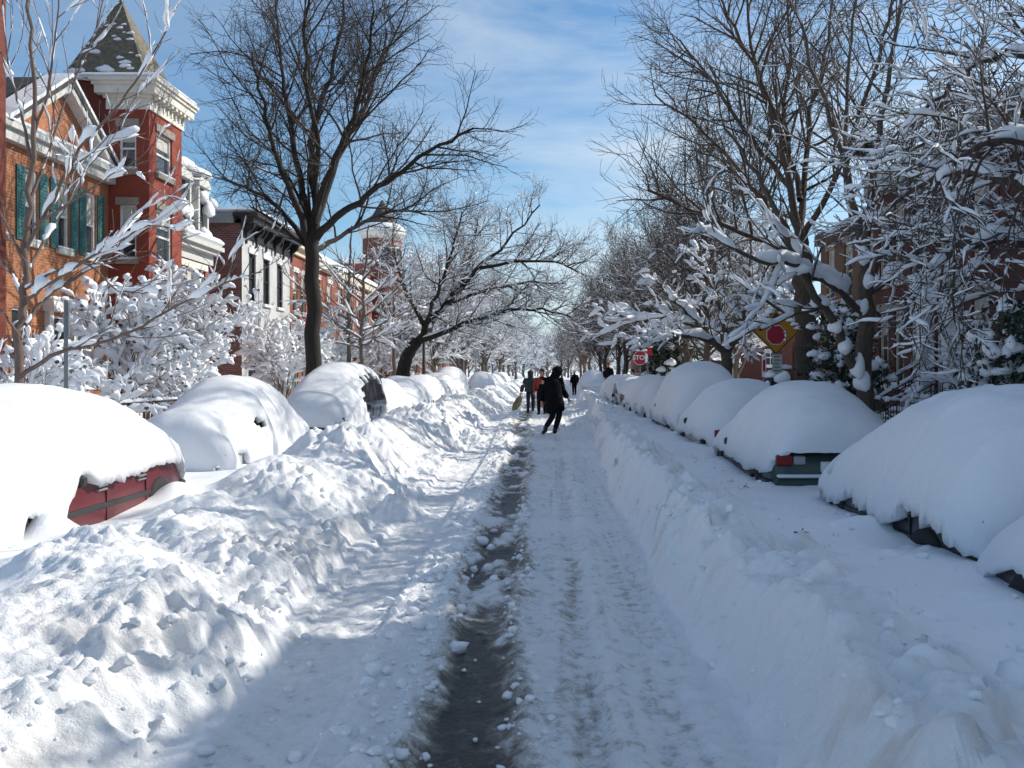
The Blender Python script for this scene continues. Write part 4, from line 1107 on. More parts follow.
    car('smooth snow-covered car second ahead of the tall van', xr, 31.5, 35.5, 'hatch', 'white', False, loaf(.04), hem=((0, .6), (.15, .76), (1, .6)), seed=15, group=GR, res=50, details=('mirror',))
    car('silver car partly cleared of snow with a red tail light showing', xr - .1, 36.4, 40.6, 'hatch', 'silver', False, ((0, 1.5), (.2, 1.66), (.5, 1.66), (.78, 1.2), (1, 1.05)), hem=((0, .98), (.1, 1.0), (.3, 1.34), (.6, 1.3), (.8, .9), (1, .8)), hem_rear=.95, seed=16, group=GR, res=50, details=('full', 'paintbump', 'glass'))
    car('snow-covered car nearest to the stop sign', xr - .1, 41.4, 45.6, 'sedan', 'grey', False, sed(.05), hem=((0, .6), (1, .6)), seed=17, group=GR, res=40, details=('full',))
    car('last snow-covered car of the right row before the crossing', xr - .1, 46.6, 50.6, 'hatch', 'white', False, loaf(.0), seed=18, group=GR, res=36)
    car('white car facing us with a clear windscreen outline beyond the crossing', 2.9, 61.5, 66.2, 'suv', 'white', True, ((0, 1.7), (.2, 1.9), (.5, 1.95), (.64, 1.8), (.74, 1.25), (1, 1.05)), hem=((0, .6), (1, .6)), seed=19, group=GR, res=60, n=3., details=('front',))
    for i, (y0, lab) in enumerate(((68, 'snow-covered car just behind the white one facing us'), (75, 'farthest snow-covered car visible on the right'))):
        car(lab, 3.2, y0, y0 + 4.4, ('sedan', 'hatch')[i], 'white', True, (sed(0), loaf(0))[i], seed=30 + i, group=GR, res=36)


cars()

# ------------------------------------------------------------------ houses
class House:
    def __init__(s, name, label, side, X, Y0, Y1, cat='house', group='brick row houses'):
        s.o = -side; s.W = Y1 - Y0; s.root = empty(name, (X, Y0, 0)); tag(s.root, label, cat, group)

    def fr(s, u, n, z): return (s.o * n, u, z)                 # facade frame: u along the street, n outward
    def sd(s, u, n, z): return (-s.o * u, -n, z)               # wall facing us: u back from the facade
    def bx(s, mb, f, u0, u1, n0, n1, z0, z1, bev=0): mb.box(*[v for ab in zip(f(u0, n0, z0), f(u1, n1, z1)) for v in ab], bev=bev)

    def wall(s, mb, f, u0, u1, z0, z1, ops, dep=.18):
        us = sorted({u0, u1} | {v for o in ops for v in o[:2]}); zs = sorted({z0, z1} | {v for o in ops for v in o[2:4]})
        for a, b in zip(us, us[1:]):
            for c, d in zip(zs, zs[1:]):
                if any(o[0] <= a and b <= o[1] and o[2] <= c and d <= o[3] for o in ops): continue
                mb.add([f(a, 0, c), f(b, 0, c), f(b, 0, d), f(a, 0, d)], [(0, 1, 2, 3)])
        for a, b, c, d in [o[:4] for o in ops]:
            for p, q in (((a, c), (b, c)), ((b, c), (b, d)), ((b, d), (a, d)), ((a, d), (a, c))):
                mb.add([f(p[0], 0, p[1]), f(q[0], 0, q[1]), f(q[0], -dep, q[1]), f(p[0], -dep, p[1])], [(0, 1, 2, 3)])

    def shell(s, W, D, z1, wallm, front=(), side=(), z0=-.3, u0=0., n=0., name='wall', sidem=None):
        mb = MB(); f = lambda u, nn, z: s.fr(u + u0, nn + n, z); g = lambda u, nn, z: (lambda p: (p[0] + s.o * n, p[1] + u0, p[2]))(s.sd(u, nn, z))
        s.wall(mb, f, 0, W, z0, z1, list(front))
        mb2 = MB() if sidem else mb
        s.wall(mb2, g, 0, D, z0, z1, list(side))
        mb.add([f(W, 0, z0), f(W, -D, z0), f(W, -D, z1), f(W, 0, z1)], [(0, 1, 2, 3)])
        mb.add([f(0, -D, z0), f(W, -D, z0), f(W, -D, z1), f(0, -D, z1)], [(0, 1, 2, 3)])
        mb.add([f(0, 0, z1), f(W, 0, z1), f(W, -D, z1), f(0, -D, z1)], [(0, 1, 2, 3)])
        mb.build(name, wallm, s.root)
        if sidem: mb2.build('side_wall', sidem, s.root)
        for k, (fn, lst) in enumerate(((f, front), (g, side))):
            for o in lst: s.window(fn, *o[:4], **(o[4] if len(o) > 4 else {}))

    def window(s, f, u0, u1, z0, z1, frame='paint_white', sill='stone_sill', head=None, bars=1, door=None, snow=True, blind=0., t=.06, arch=False):
        mb = MB(); n0, n1 = -.15, -.06
        s.bx(mb, f, u0, u0 + t, n0, n1, z0, z1); s.bx(mb, f, u1 - t, u1, n0, n1, z0, z1)
        s.bx(mb, f, u0 + t, u1 - t, n0, n1, z1 - t, z1); s.bx(mb, f, u0 + t, u1 - t, n0, n1, z0, z0 + t)
        if not door:
            zm = (z0 + z1) / 2; s.bx(mb, f, u0 + t, u1 - t, n0 + .01, n1 - .012, zm - .03, zm + .03)
            if bars > 1: um = (u0 + u1) / 2; s.bx(mb, f, um - .018, um + .018, n0 + .02, n1 - .02, z0 + t, zm - .03); s.bx(mb, f, um - .018, um + .018, n0 + .02, n1 - .02, zm + .03, z1 - t)
            fo = mb.build('window', M[frame], s.root)
            p = MB(); s.bx(p, f, u0 + t, u1 - t, -.135, -.125, z0 + t, z1 - t); p.build('pane', M['window_glass'], fo)
            if blind:
                p = MB(); s.bx(p, f, u0 + t, u1 - t, -.123, -.118, z1 - t - (z1 - z0) * blind, z1 - t); p.build('blind', M['curtain'], fo)
            if sill:
                p = MB(); s.bx(p, f, u0 - .08, u1 + .08, .003, .10, z0 - .12, z0); p.build('sill', M[sill], fo)
            if snow and sill:
                p = MB(); s.bx(p, f, u0 - .06, u1 + .06, -.05, .11, z0 + .002, z0 + .09, .04); p.build('sill_snow', M['roof_snow'], fo)
        else:
            fo = mb.build('door', M[frame], s.root)
            p = MB(); s.bx(p, f, u0 + t, u1 - t, -.14, -.10, z0 + .02, z1 - t)
            s.bx(p, f, u0 + t + .1, u1 - t - .1, -.10, -.085, z0 + .2, z0 + (z1 - z0) * .42); s.bx(p, f, u0 + t + .1, u1 - t - .1, -.10, -.085, z0 + (z1 - z0) * .48, z1 - t - .15); p.build('leaf', M[door], fo)
            p = MB(); s.bx(p, f, u1 - t - .14, u1 - t - .08, -.1, -.05, z0 + .95, z0 + 1.05); p.build('handle', M['chrome'], fo)
        if head:
            p = MB(); s.bx(p, f, u0 - .1, u1 + .1, .003, .06, z1, z1 + .22)
            if arch: s.bx(p, f, u0 + .1, u1 - .1, .003, .075, z1 + .22, z1 + .32)
            p.build('lintel', M[head], fo)

    def part(s, name, m, *boxes, f=None, bev=0.):
        mb = MB()
        for b in boxes: s.bx(mb, f or s.fr, *b, bev=bev)
        return mb.build(name, M[m], s.root)

    def snow(s, *boxes, f=None, bev=.09, name='roof_snow'): return s.part(name, 'roof_snow', *boxes, f=f, bev=bev)

    def shutters(s, u0, u1, z0, z1, w=.36):
        for a in (u0 - w - .03, u1 + .03):
            mb = MB(); s.bx(mb, s.fr, a, a + w, .003, .045, z0, z1)
            k = int((z1 - z0) / .09)
            for i in range(k): s.bx(mb, s.fr, a + .05, a + w - .05, .045, .058, z0 + .06 + i * .09, z0 + .11 + i * .09) if z0 + .11 + i * .09 < z1 - .04 else None
            mb.build('shutter', M['shutter_teal'], s.root)


def houses():
    W = dict
    # ---------- left
    h = House('row_house', 'maroon brick house front at the far left edge of the photo', -1, -12.2, 13.2, 21.3)
    fr = [(1.2 + i * 2.2, 2.1 + i * 2.2, z, z + 1.7, W(head='stone_sill')) for i in range(3) for z in (1.6, 5.0, 8.4)]
    h.shell(8.1, 10, 12.2, M['brick_maroon'], fr); h.part('cornice', 'paint_cream', (-.1, 8.2, .003, .5, 11.7, 12.3)); h.snow((-.1, 8.2, -10, .5, 12.3, 12.55))
    # orange house
    h = House('row_house', 'orange brick house with teal shutters and a white gable trim', -1, -13.2, 21.3, 28.4)
    ups = [(2.55, 3.2), (4.15, 4.8), (5.7, 6.35)]
    fr = [(a, b, 5.0, 6.85, W(frame='paint_white', blind=.45, sill='stone_white')) for a, b in ups] + [(1.0, 1.65, 5.0, 6.85, W(frame='paint_white', blind=.3))]
    fr += [(3.75, 4.75, .75, 3.2, W(door='door_green', frame='paint_white')), (2.0, 2.85, 1.7, 3.3, W(frame='paint_white')), (5.55, 6.3, 1.6, 3.05, W(frame='paint_white', bars=2))]
    h.shell(7.1, 11, 7.72, M['brick_orange'], fr)
    for a, b in ups: h.shutters(a, b, 5.0, 6.85)
    h.shutters(5.55, 6.3, 1.6, 3.05, .3)
    h.part('door_surround', 'paint_white', (3.5, 3.72, .003, .14, .7, 3.3), (4.78, 5.0, .003, .14, .7, 3.3), (3.4, 5.1, .003, .3, 3.3, 3.55)); h.snow((3.4, 5.1, .0, .32, 3.553, 3.68), bev=.05)
    mb = MB(); g = [(1.0, 8.15), (6.9, 8.15), (4.6, 10.1), (3.3, 10.1)]
    g = [(1.6, 7.72), (6.95, 7.72), (4.3, 9.35)]
    mb.prism([h.fr(u, -.02, z) for u, z in g], (0, 0, 0), (-h.o * 6, 0, 0)); mb.build('gable', M['brick_orange'], h.root)
    mb = MB()
    for a, b in ((0, 2), (1, 2)):
        (ua, za), (ub, zb) = g[a], g[b]; sg = 1 if a == 0 else -1
        mb.prism([h.fr(ua - sg * .25, 0, za - .05), h.fr(ub, 0, zb + .12), h.fr(ub, 0, zb - .06), h.fr(ua + sg * .08, 0, za - .05)], (0, 0, 0), (h.o * .3, 0, 0))
    h.bx(mb, h.fr, -.05, 7.1, .003, .22, 7.3, 7.58); h.bx(mb, h.fr, -.05, 7.1, .003, .34, 7.58, 7.70)
    mb.build('cornice', M['paint_pale'], h.root)
    mb = MB()
    for a, b in ((0, 2), (1, 2)):
        (ua, za), (ub, zb) = g[a], g[b]; sg = 1 if a == 0 else -1
        mb.prism([h.fr(ua - sg * .3, .33, za), h.fr(ub, .33, zb + .3), h.fr(ub, .33, zb + .13), h.fr(ua - sg * .3, .33, za - .12)], (0, 0, 0), (-h.o * 6, 0, 0))
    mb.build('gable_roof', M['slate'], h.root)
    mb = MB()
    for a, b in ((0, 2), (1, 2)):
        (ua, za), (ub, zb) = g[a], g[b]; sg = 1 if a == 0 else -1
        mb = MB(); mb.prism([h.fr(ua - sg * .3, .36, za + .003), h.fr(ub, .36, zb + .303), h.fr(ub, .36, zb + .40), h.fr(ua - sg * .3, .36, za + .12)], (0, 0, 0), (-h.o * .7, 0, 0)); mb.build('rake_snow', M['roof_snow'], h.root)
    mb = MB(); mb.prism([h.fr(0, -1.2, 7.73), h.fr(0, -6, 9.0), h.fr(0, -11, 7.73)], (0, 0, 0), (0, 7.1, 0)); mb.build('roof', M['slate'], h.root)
    h.snow((0, 7.1, -.1, .34, 7.703, 7.86), bev=.06, name='cornice_snow')
    # tower house
    h = House('tower_house', 'red brick corner tower with a slate pyramid roof and white cornice', -1, -12.0, 28.42, 30.95)
    fw = W(frame='paint_white', sill='stone_sill', head='stone_sill', blind=.3)
    h.shell(2.53, 1.2, 9.55, M['brick_tower'], [(.55, 1.75, 7.75, 9.05, fw), (.55, 1.75, 5.05, 6.7, fw), (.55, 1.75, 2.0, 3.9, fw)], [(.38, .88, 7.75, 9.05, fw), (.38, .88, 5.05, 6.7, fw), (.38, .88, 2.0, 3.9, fw)])
    h.shell(2.53, 2.2, 10.4, M['brick_maroon'], [], [], n=-1.203, name='rear_wall'); h.shell(2.53, 7, 8.2, M['brick_maroon'], [], [], n=-3.41, name='rear_wing')
    c = MB(); o = 0
    for z0, z1, e in ((9.55, 9.88, .06), (9.88, 9.98, .12), (9.98, 10.22, .30), (10.22, 10.32, .36), (10.32, 10.42, .42)):
        h.bx(c, h.fr, -e, 2.53 + e, -1.2 - e, e, z0 + .002, z1)
    for i in range(8): h.bx(c, h.fr, .05 + i * .33, .2 + i * .33, .13, .28, 9.89, 9.976)
    for i in range(9): h.bx(c, h.fr, -.02 + i * .3, .08 + i * .3, .063, .10, 9.70, 9.876)
    c.build('cornice', M['stone_white'], h.root)
    mb = MB(); A = (h.o * -1.38, 1.2, 13.35); b = [h.fr(-.05, -.03, 10.44), h.fr(2.5, -.03, 10.44), h.fr(2.5, -2.65, 10.44), h.fr(-.05, -2.65, 10.44)]
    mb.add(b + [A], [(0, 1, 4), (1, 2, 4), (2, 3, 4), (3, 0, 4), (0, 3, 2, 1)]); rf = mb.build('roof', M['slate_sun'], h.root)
    h.snow((-.38, 2.9, -.15, .38, 10.425, 10.58), (-.40, .1, -1.9, .34, 10.428, 10.56), bev=.1, name='cornice_snow')
    # snow lodged on the roof face that looks at us
    rng = random.Random(5); sb = MB()
    Av = Vector(A); B0 = Vector(b[0]); B3 = Vector(b[3])
    for i in range(40):
        v = rng.random() ** 1.7 * .72; u = rng.random(); p = (B0.lerp(B3, u)).lerp(Av, v)
        s = (1 - v) * rng.uniform(.1, .34); sb = MB(); pillow(sb, (p.x, p.y - .01, p.z), s, s * .3, s * .5, i, 9, 5, .5); sb.build('roof_face_snow', M['roof_snow'], h.root)
    mb = MB(); mb.prism([h.fr(-.1, -3.42, 8.21), h.fr(-.1, -6, 9.2), h.fr(-.1, -10.4, 8.21)], (0, 0, 0), (0, 2.6, 0)); mb.build('rear_roof', M['slate'], h.root)
    # mansard house
    h = House('mansard_house', 'house with a snow-draped mansard roof and two dormers beside the tower', -1, -12.35, 31.0, 34.4)
    fw = W(frame='paint_grey', sill='stone_white', head='stone_white', blind=.4)
    h.shell(3.4, 9, 5.9, M['brick_red'], [(.4, 1.15, 3.9, 5.3, fw), (1.35, 2.1, 3.9, 5.3, fw), (2.3, 3.05, 3.9, 5.3, fw), (.5, 1.4, .9, 3.0, fw), (2.0, 2.9, .9, 3.0, fw)])
    h.part('cornice', 'paint_pale', (-.02, 3.5, .003, .12, 5.55, 5.9), (-.02, 3.55, .003, .35, 5.9, 6.05), (-.02, 3.6, .003, .5, 6.05, 6.2))
    mb = MB(); q = [h.fr(0, .2, 6.2), h.fr(0, -.55, 8.7), h.fr(0, -8, 8.9), h.fr(0, -8, 6.2)]; mb.prism(q, (0, 0, 0), (0, 3.45, 0)); mb.build('roof', M['slate'], h.root)
    h.snow((-.02, 3.6, -.2, .52, 6.203, 6.5), (0, 3.5, -8, -.35, 8.85, 9.2), bev=.12)
    for u in (.35, 2.0):
        d = MB(); h.bx(d, h.fr, u, u + .14, -.6, .14, 6.5, 8.2); h.bx(d, h.fr, u + .86, u + 1.0, -.6, .14, 6.5, 8.2); h.bx(d, h.fr, u - .06, u + 1.06, -.6, .2, 8.2, 8.35)
        d.prism([h.fr(u - .06, .18, 8.352), h.fr(u + 1.06, .18, 8.352), h.fr(u + .5, .18, 8.75)], (0, 0, 0), (-h.o * .9, 0, 0)); h.bx(d, h.fr, u + .14, u + .86, -.1, .02, 6.5, 6.62)
        do = d.build('dormer', M['paint_pale'], h.root)
        p = MB(); h.bx(p, h.fr, u + .14, u + .86, -.03, -.02, 6.62, 8.2); p.build('pane', M['window_glass'], do)
        p = MB(); pillow(p, h.fr(u + .5, -.15, 8.62), .5, .66, .34, int(u * 7), 12, 6, .5); p.build('dormer_snow', M['roof_snow'], do); p = MB(); pillow(p, h.fr(u + .5, .2, 6.5), .22, .5, .3, 3, 10, 5, .5); p.build('sill_snow', M['roof_snow'], do)
    sb = MB()
    for i in range(9):
        sb = MB(); pillow(sb, h.fr(rng.uniform(.1, 3.4), rng.uniform(-.35, .15), rng.uniform(6.6, 8.4)), .2, rng.uniform(.2, .4), rng.uniform(.2, .45), i, 9, 5, .5); sb.build('slope_snow', M['roof_snow'], h.root)
    # white house
    h = House('white_house', 'white painted house with a bracketed black cornice and a bare brick side wall', -1, -12.0, 37.0, 43.8)
    fw = W(frame='paint_black', sill='paint_white', head='paint_white', arch=True, t=.05, snow=False)
    us = [(.85, 1.75), (2.75, 3.65), (4.75, 5.65)]
    h.shell(6.8, 10, 7.5, M['brick_white'], [(a, b, 4.55, 6.45, fw) for a, b in us] + [(a, b, 1.5, 3.3, fw) for a, b in us[1:]] + [(.8, 1.8, .7, 3.1, W(door='paint_black', frame='paint_black'))], [], sidem=M['brick_side'])
    h.part('cornice', 'paint_black', (-.1, 6.9, .003, .1, 7.0, 7.5), (-.15, 6.95, .003, .5, 7.5, 7.75), (-.2, 7.0, -.3, .65, 7.75, 7.9))
    for i in range(6):
        mb = MB(); u = .05 + i * 1.3; mb.prism([h.fr(u, .102, 7.498), h.fr(u, .48, 7.498), h.fr(u, .42, 7.3), h.fr(u, .2, 7.12), h.fr(u, .16, 6.75), h.fr(u, .102, 6.7)], (0, 0, 0), (0, .16, 0)); mb.build('bracket', M['paint_black'], h.root)
    h.snow((-.1, 6.95, -10, .66, 7.905, 8.12), bev=.1); h.part('side_coping', 'paint_grey', (-.12, .2, -10, -.31, 7.502, 7.88))
    ch = h.part('chimney', 'brick_side', (.5, 1.2, -2.3, -1.7, 7.9, 8.75)); h.part('chimney_cap', 'paint_black', (.6, 1.1, -2.2, -1.8, 8.752, 8.85))
    h.snow((.45, 1.25, -2.35, -1.65, 8.852, 8.95), bev=.04, name='chimney_snow')
    rm = h.part('roof_box', 'paint_grey', (2, 4, -4.8, -2.9, 7.9, 9.0)); h.snow((1.9, 4.1, -4.9, -2.8, 9.003, 9.3), bev=.14, name='box_snow')
    # narrow red house
    h = House('row_house', 'narrow red brick house with a pale cornice right of the white house', -1, -12.0, 43.85, 47.2)
    fw = W(frame='paint_cream', sill='stone_white', head='stone_white', blind=.4)
    h.shell(3.35, 10, 7.2, M['brick_red'], [(.5, 1.3, 4.5, 6.4, fw), (2.0, 2.8, 4.5, 6.4, fw), (.4, 1.4, .7, 3.2, W(door='shutter_teal', frame='paint_cream')), (2.0, 2.9, 1.4, 3.3, fw)])
    h.part('cornice', 'paint_cream', (0, 3.35, .003, .15, 7.2, 7.5), (-.05, 3.4, .003, .4, 7.5, 7.7)); h.snow((-.05, 3.4, -10, .42, 7.705, 7.95))
    h.part('porch', 'paint_cream', (.2, .34, .6, .74, .5, 3.4), (1.5, 1.64, .6, .74, .5, 3.4), (0, 1.9, .01, .9, 3.4, 3.6)); h.snow((0, 1.9, .01, .95, 3.603, 3.8), bev=.07, name='porch_snow')
    # gabled red house
    h = House('gabled_house', 'red brick house with a snowy gabled roof behind the big elm', -1, -12.0, 47.25, 64)
    fw = W(frame='paint_white', sill='stone_white', head='stone_white', blind=.5)
    h.shell(16.75, 10, 7.4, M['brick_red'], [(1.3 + i * 2.6, 2.3 + i * 2.6, z, z + 1.9, fw) for i in range(6) for z in (1.5, 4.6)])
    mb = MB(); mb.prism([h.fr(0, .3, 7.4), h.fr(0, -4, 9.7), h.fr(0, -10, 7.4)], (0, 0, 0), (0, 16.75, 0)); mb.build('roof', M['slate'], h.root)
    mb = MB(); mb.prism([h.fr(0, .4, 7.38), h.fr(0, .4, 7.62), h.fr(0, -4, 9.95), h.fr(0, -4, 9.72)], (0, 0, 0), (0, 16.75, 0)); mb.build('roof_snow', M['roof_snow'], h.root)
    h.part('cornice', 'paint_cream', (0, 16.75, .003, .28, 7.0, 7.37))
    h.part('bay', 'brick_red', (11.2, 14.2, .003, .9, -.3, 3.4)); h.snow((11.1, 14.3, .0, 1.0, 3.403, 3.6), bev=.08, name='bay_snow')
    for u in (11.5, 12.9): h.window(lambda a, n, z: h.fr(a, n + 1.07, z), u, u + .95, 1.2, 3.0, sill='stone_white')
    # turret house
    h = House('turret_house', 'far red brick house with a round turret and grey conical roof', -1, -12.2, 64.05, 73)
    fw = W(frame='paint_white', sill='stone_white', head='stone_white', blind=.5)
    h.shell(8.9, 10, 9, M['brick_red'], [(4.2 + i * 1.6, 5.1 + i * 1.6, z, z + 1.8, fw) for i in range(3) for z in (1.5, 4.6)]); h.snow((0, 8.9, -10, .3, 9.0, 9.3))
    mb = MB(); mb.lathe((h.o * .5, 2.2, 0), [(1.35, -.3), (1.35, 11.0)], 28); tu = mb.build('turret', M['brick_red'], h.root)
    mb = MB(); mb.lathe((h.o * .5, 2.2, 0), [(1.37, 10.9), (1.6, 11.2), (1.62, 11.4)], 28); mb.build('turret_cornice', M['stone_white'], tu)
    mb = MB(); mb.lathe((h.o * .5, 2.2, 0), [(1.5, 11.55), (.75, 12.5), (.04, 13.7)], 28); mb.build('turret_roof', M['slate'], tu); mb = MB(); mb.lathe((h.o * .5, 2.2, 0), [(1.66, 11.4), (1.62, 11.6), (1.3, 11.95)], 28); mb.build('eave_snow', M['roof_snow'], tu)
    for a in (-70, -25, 20):
        for z in (2, 5.4, 8.6):
            an = R(a); cx, cy = h.o * (.5 + 1.31 * math.cos(an)), 2.2 + 1.31 * math.sin(an)
            mb = MB(); tq = Vector((-math.sin(an) * h.o, math.cos(an), 0)); nq = Vector((math.cos(an) * h.o, math.sin(an), 0)); c0 = Vector((cx, cy, z))
            q = [c0 - tq * .42, c0 + tq * .42, c0 + tq * .42 + Vector((0, 0, 1.7)), c0 - tq * .42 + Vector((0, 0, 1.7))]
            mb.prism(q, (0, 0, 0), nq * .1); wf = mb.build('window', M['paint_white'], h.root)
            q = [c0 - tq * .34 + Vector((0, 0, .08)), c0 + tq * .34 + Vector((0, 0, .08)), c0 + tq * .34 + Vector((0, 0, 1.62)), c0 - tq * .34 + Vector((0, 0, 1.62))]
            mb = MB(); mb.prism([p + nq * .085 for p in q], (0, 0, 0), nq * .03); mb.build('pane', M['window_glass'], wf)
    h.part('bay', 'brick_red', (3.9, 6.4, .003, 1.2, -.3, 3.3)); h.snow((3.8, 6.5, 0, 1.3, 3.303, 3.5), bev=.08, name='bay_snow')
    fw = W(frame='paint_white', sill='stone_white', blind=.4)
    for i, (y0, y1, z, m, lab) in enumerate(((78, 92, 8.5, 'brick_red', 'far red brick house beyond the turret, behind snowy trees'), (92.1, 110, 7.5, 'brick_brown', 'far brown brick house behind the snowy trees on the left'), (110.1, 135, 9, 'brick_red', 'farthest red brick house on the left'))):
        h = House('row_house', lab, -1, -12.4, y0, y1); w = y1 - y0
        h.shell(w, 10, z, M[m], [(1.2 + k * 2.6, 2.2 + k * 2.6, q, q + 1.8, fw) for k in range(int((w - 1) / 2.6)) for q in (1.5, 4.6)]); h.snow((0, w, -10, .4, z, z + .35)); h.part('cornice', 'paint_cream', (0, w, .003, .35, z - .4, z - .003))
    # ---------- right
    fw = W(frame='paint_cream', sill='stone_white', head='stone_sill', blind=.3)
    h = House('brown_house', 'shaded brown brick house end with tall narrow windows on the right', 1, 10.6, 30.5, 37.2)
    h.shell(6.7, 11, 7.0, M['brick_brown'], [(.7 + i * 2.1, 1.6 + i * 2.1, z, z + dz, fw) for i in range(3) for z, dz in ((1.3, 2.2), (4.3, 2.0))]); h.part('cornice', 'brick_brown', (0, 6.7, .003, .25, 6.6, 7.0)); h.snow((0, 6.7, -11, .2, 7.003, 7.12))
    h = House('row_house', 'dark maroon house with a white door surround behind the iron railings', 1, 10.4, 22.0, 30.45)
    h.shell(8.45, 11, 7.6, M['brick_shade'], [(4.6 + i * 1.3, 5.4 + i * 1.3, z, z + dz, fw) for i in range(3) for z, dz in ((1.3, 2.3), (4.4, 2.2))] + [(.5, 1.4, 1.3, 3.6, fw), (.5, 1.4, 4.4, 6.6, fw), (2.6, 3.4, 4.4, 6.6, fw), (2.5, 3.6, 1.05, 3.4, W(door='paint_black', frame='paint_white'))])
    h.part('door_surround', 'paint_white', (2.0, 2.4, .003, .35, 1.0, 3.6), (3.7, 4.1, .003, .35, 1.0, 3.6), (1.9, 4.2, .003, .5, 3.6, 4.1)); h.snow((1.9, 4.2, 0, .55, 4.103, 4.3), bev=.07, name='door_snow')
    h.part('cornice', 'paint_grey', (0, 8.45, .003, .35, 7.2, 7.6)); h.snow((0, 8.45, -11, .4, 7.603, 7.85))
    st = MB()
    for i in range(5): h.bx(st, h.fr, 2.4, 3.7, .36 + i * .32, .68 + i * .32, -.2, 1.0 - i * .17)
    st = st.build('stoop', M['stone_sill'], h.root)
    sb = MB()
    for i in range(5): h.bx(sb, h.fr, 2.45, 3.65, .37 + i * .32, .67 + i * .32, 1.003 - i * .17, 1.12 - i * .17, bev=.04)
    sb.build('stoop_snow', M['roof_snow'], st)
    for u in (2.3, 3.8):
        rb = MB(); a = h.fr(u, .36, 1.95); b = h.fr(u, 2.1, .98); rb.tube([a, b], .025, 6); rb.tube([h.fr(u, .36, 1.5), h.fr(u, 2.1, .6)], .018, 6)
        for k in range(7): t = k / 6; p = [a[i] + (b[i] - a[i]) * t for i in range(3)]; rb.tube([p, (p[0], p[1], p[2] - .9)], .014, 5)
        ro = rb.build('railing', M['iron'], h.root); q = MB(); q.tube([(a[0], a[1], a[2] + .06), (b[0], b[1], b[2] + .06)], .05, 7); q.build('railing_snow', M['tree_snow'], ro)
    h = House('row_house', 'tall dark maroon house behind the bowed snowy tree at the right edge', 1, 10.4, 11.6, 21.95)
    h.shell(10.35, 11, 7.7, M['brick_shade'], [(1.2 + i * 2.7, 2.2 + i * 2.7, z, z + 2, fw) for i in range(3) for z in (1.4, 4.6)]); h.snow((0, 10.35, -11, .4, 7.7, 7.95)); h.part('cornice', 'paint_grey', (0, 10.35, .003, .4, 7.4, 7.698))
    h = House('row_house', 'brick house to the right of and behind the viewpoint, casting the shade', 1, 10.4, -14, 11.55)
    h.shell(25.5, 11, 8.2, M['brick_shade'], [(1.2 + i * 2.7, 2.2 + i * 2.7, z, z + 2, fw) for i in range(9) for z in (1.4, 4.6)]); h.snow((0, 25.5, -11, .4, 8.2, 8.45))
    # across the side street
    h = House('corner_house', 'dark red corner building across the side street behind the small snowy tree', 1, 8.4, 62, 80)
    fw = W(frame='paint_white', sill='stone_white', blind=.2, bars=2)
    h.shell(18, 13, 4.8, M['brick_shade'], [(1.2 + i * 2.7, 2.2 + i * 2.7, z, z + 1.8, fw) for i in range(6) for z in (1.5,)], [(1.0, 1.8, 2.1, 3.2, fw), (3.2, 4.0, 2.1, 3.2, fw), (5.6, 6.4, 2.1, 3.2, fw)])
    h.part('cornice', 'paint_cream', (0, 18, .003, .3, 4.4, 4.797)); h.snow((0, 18, -13, .35, 4.8, 5.05))
    for i, (y0, y1, z, m, lab) in enumerate(((80.1, 98, 7.5, 'brick_brown', 'far brown brick house on the right past the corner building'), (98.1, 130, 8, 'brick_red', 'farthest brick house on the right'))):
        h = House('row_house', lab, 1, 11, y0, y1); w = y1 - y0
        h.shell(w, 10, z, M[m], [(1.2 + k * 2.6, 2.2 + k * 2.6, q, q + 1.8, fw) for k in range(int((w - 1) / 2.6)) for q in (1.5, 4.6)]); h.snow((0, w, -10, .4, z, z + .35))


houses()
# ------------------------------------------------------------------ street furniture
def text_mesh(name, body, size, mtl, parent, loc, rot, ext=.003):
    cu = bpy.data.curves.new(name, 'FONT'); cu.body = body; cu.size = size; cu.align_x = 'CENTER'; cu.align_y = 'CENTER'; cu.extrude = ext; cu.offset = .006 * size / .2
    tmp = bpy.data.objects.new(name, cu); COL.objects.link(tmp)
    dg = bpy.context.evaluated_depsgraph_get(); dg.update()
    me = bpy.data.meshes.new_from_object(tmp.evaluated_get(dg)); bpy.data.objects.remove(tmp)
    o = link(name, me, mtl, parent); o.location = loc; o.rotation_euler = rot
    return o


def ngon(cx, cz, r, n, y, rot=0., sx=1., sz=1.): return [(cx + sx * r * math.cos(rot + 2 * math.pi * k / n), y, cz + sz * r * math.sin(rot + 2 * math.pi * k / n)) for k in range(n)]


def pil(o, c, rx, ry, rz, seed, flat=.25):
    sb = MB(); pillow(sb, c, rx, ry, rz, seed, flat=flat); return sb.build('snow', M['tree_snow'], o)


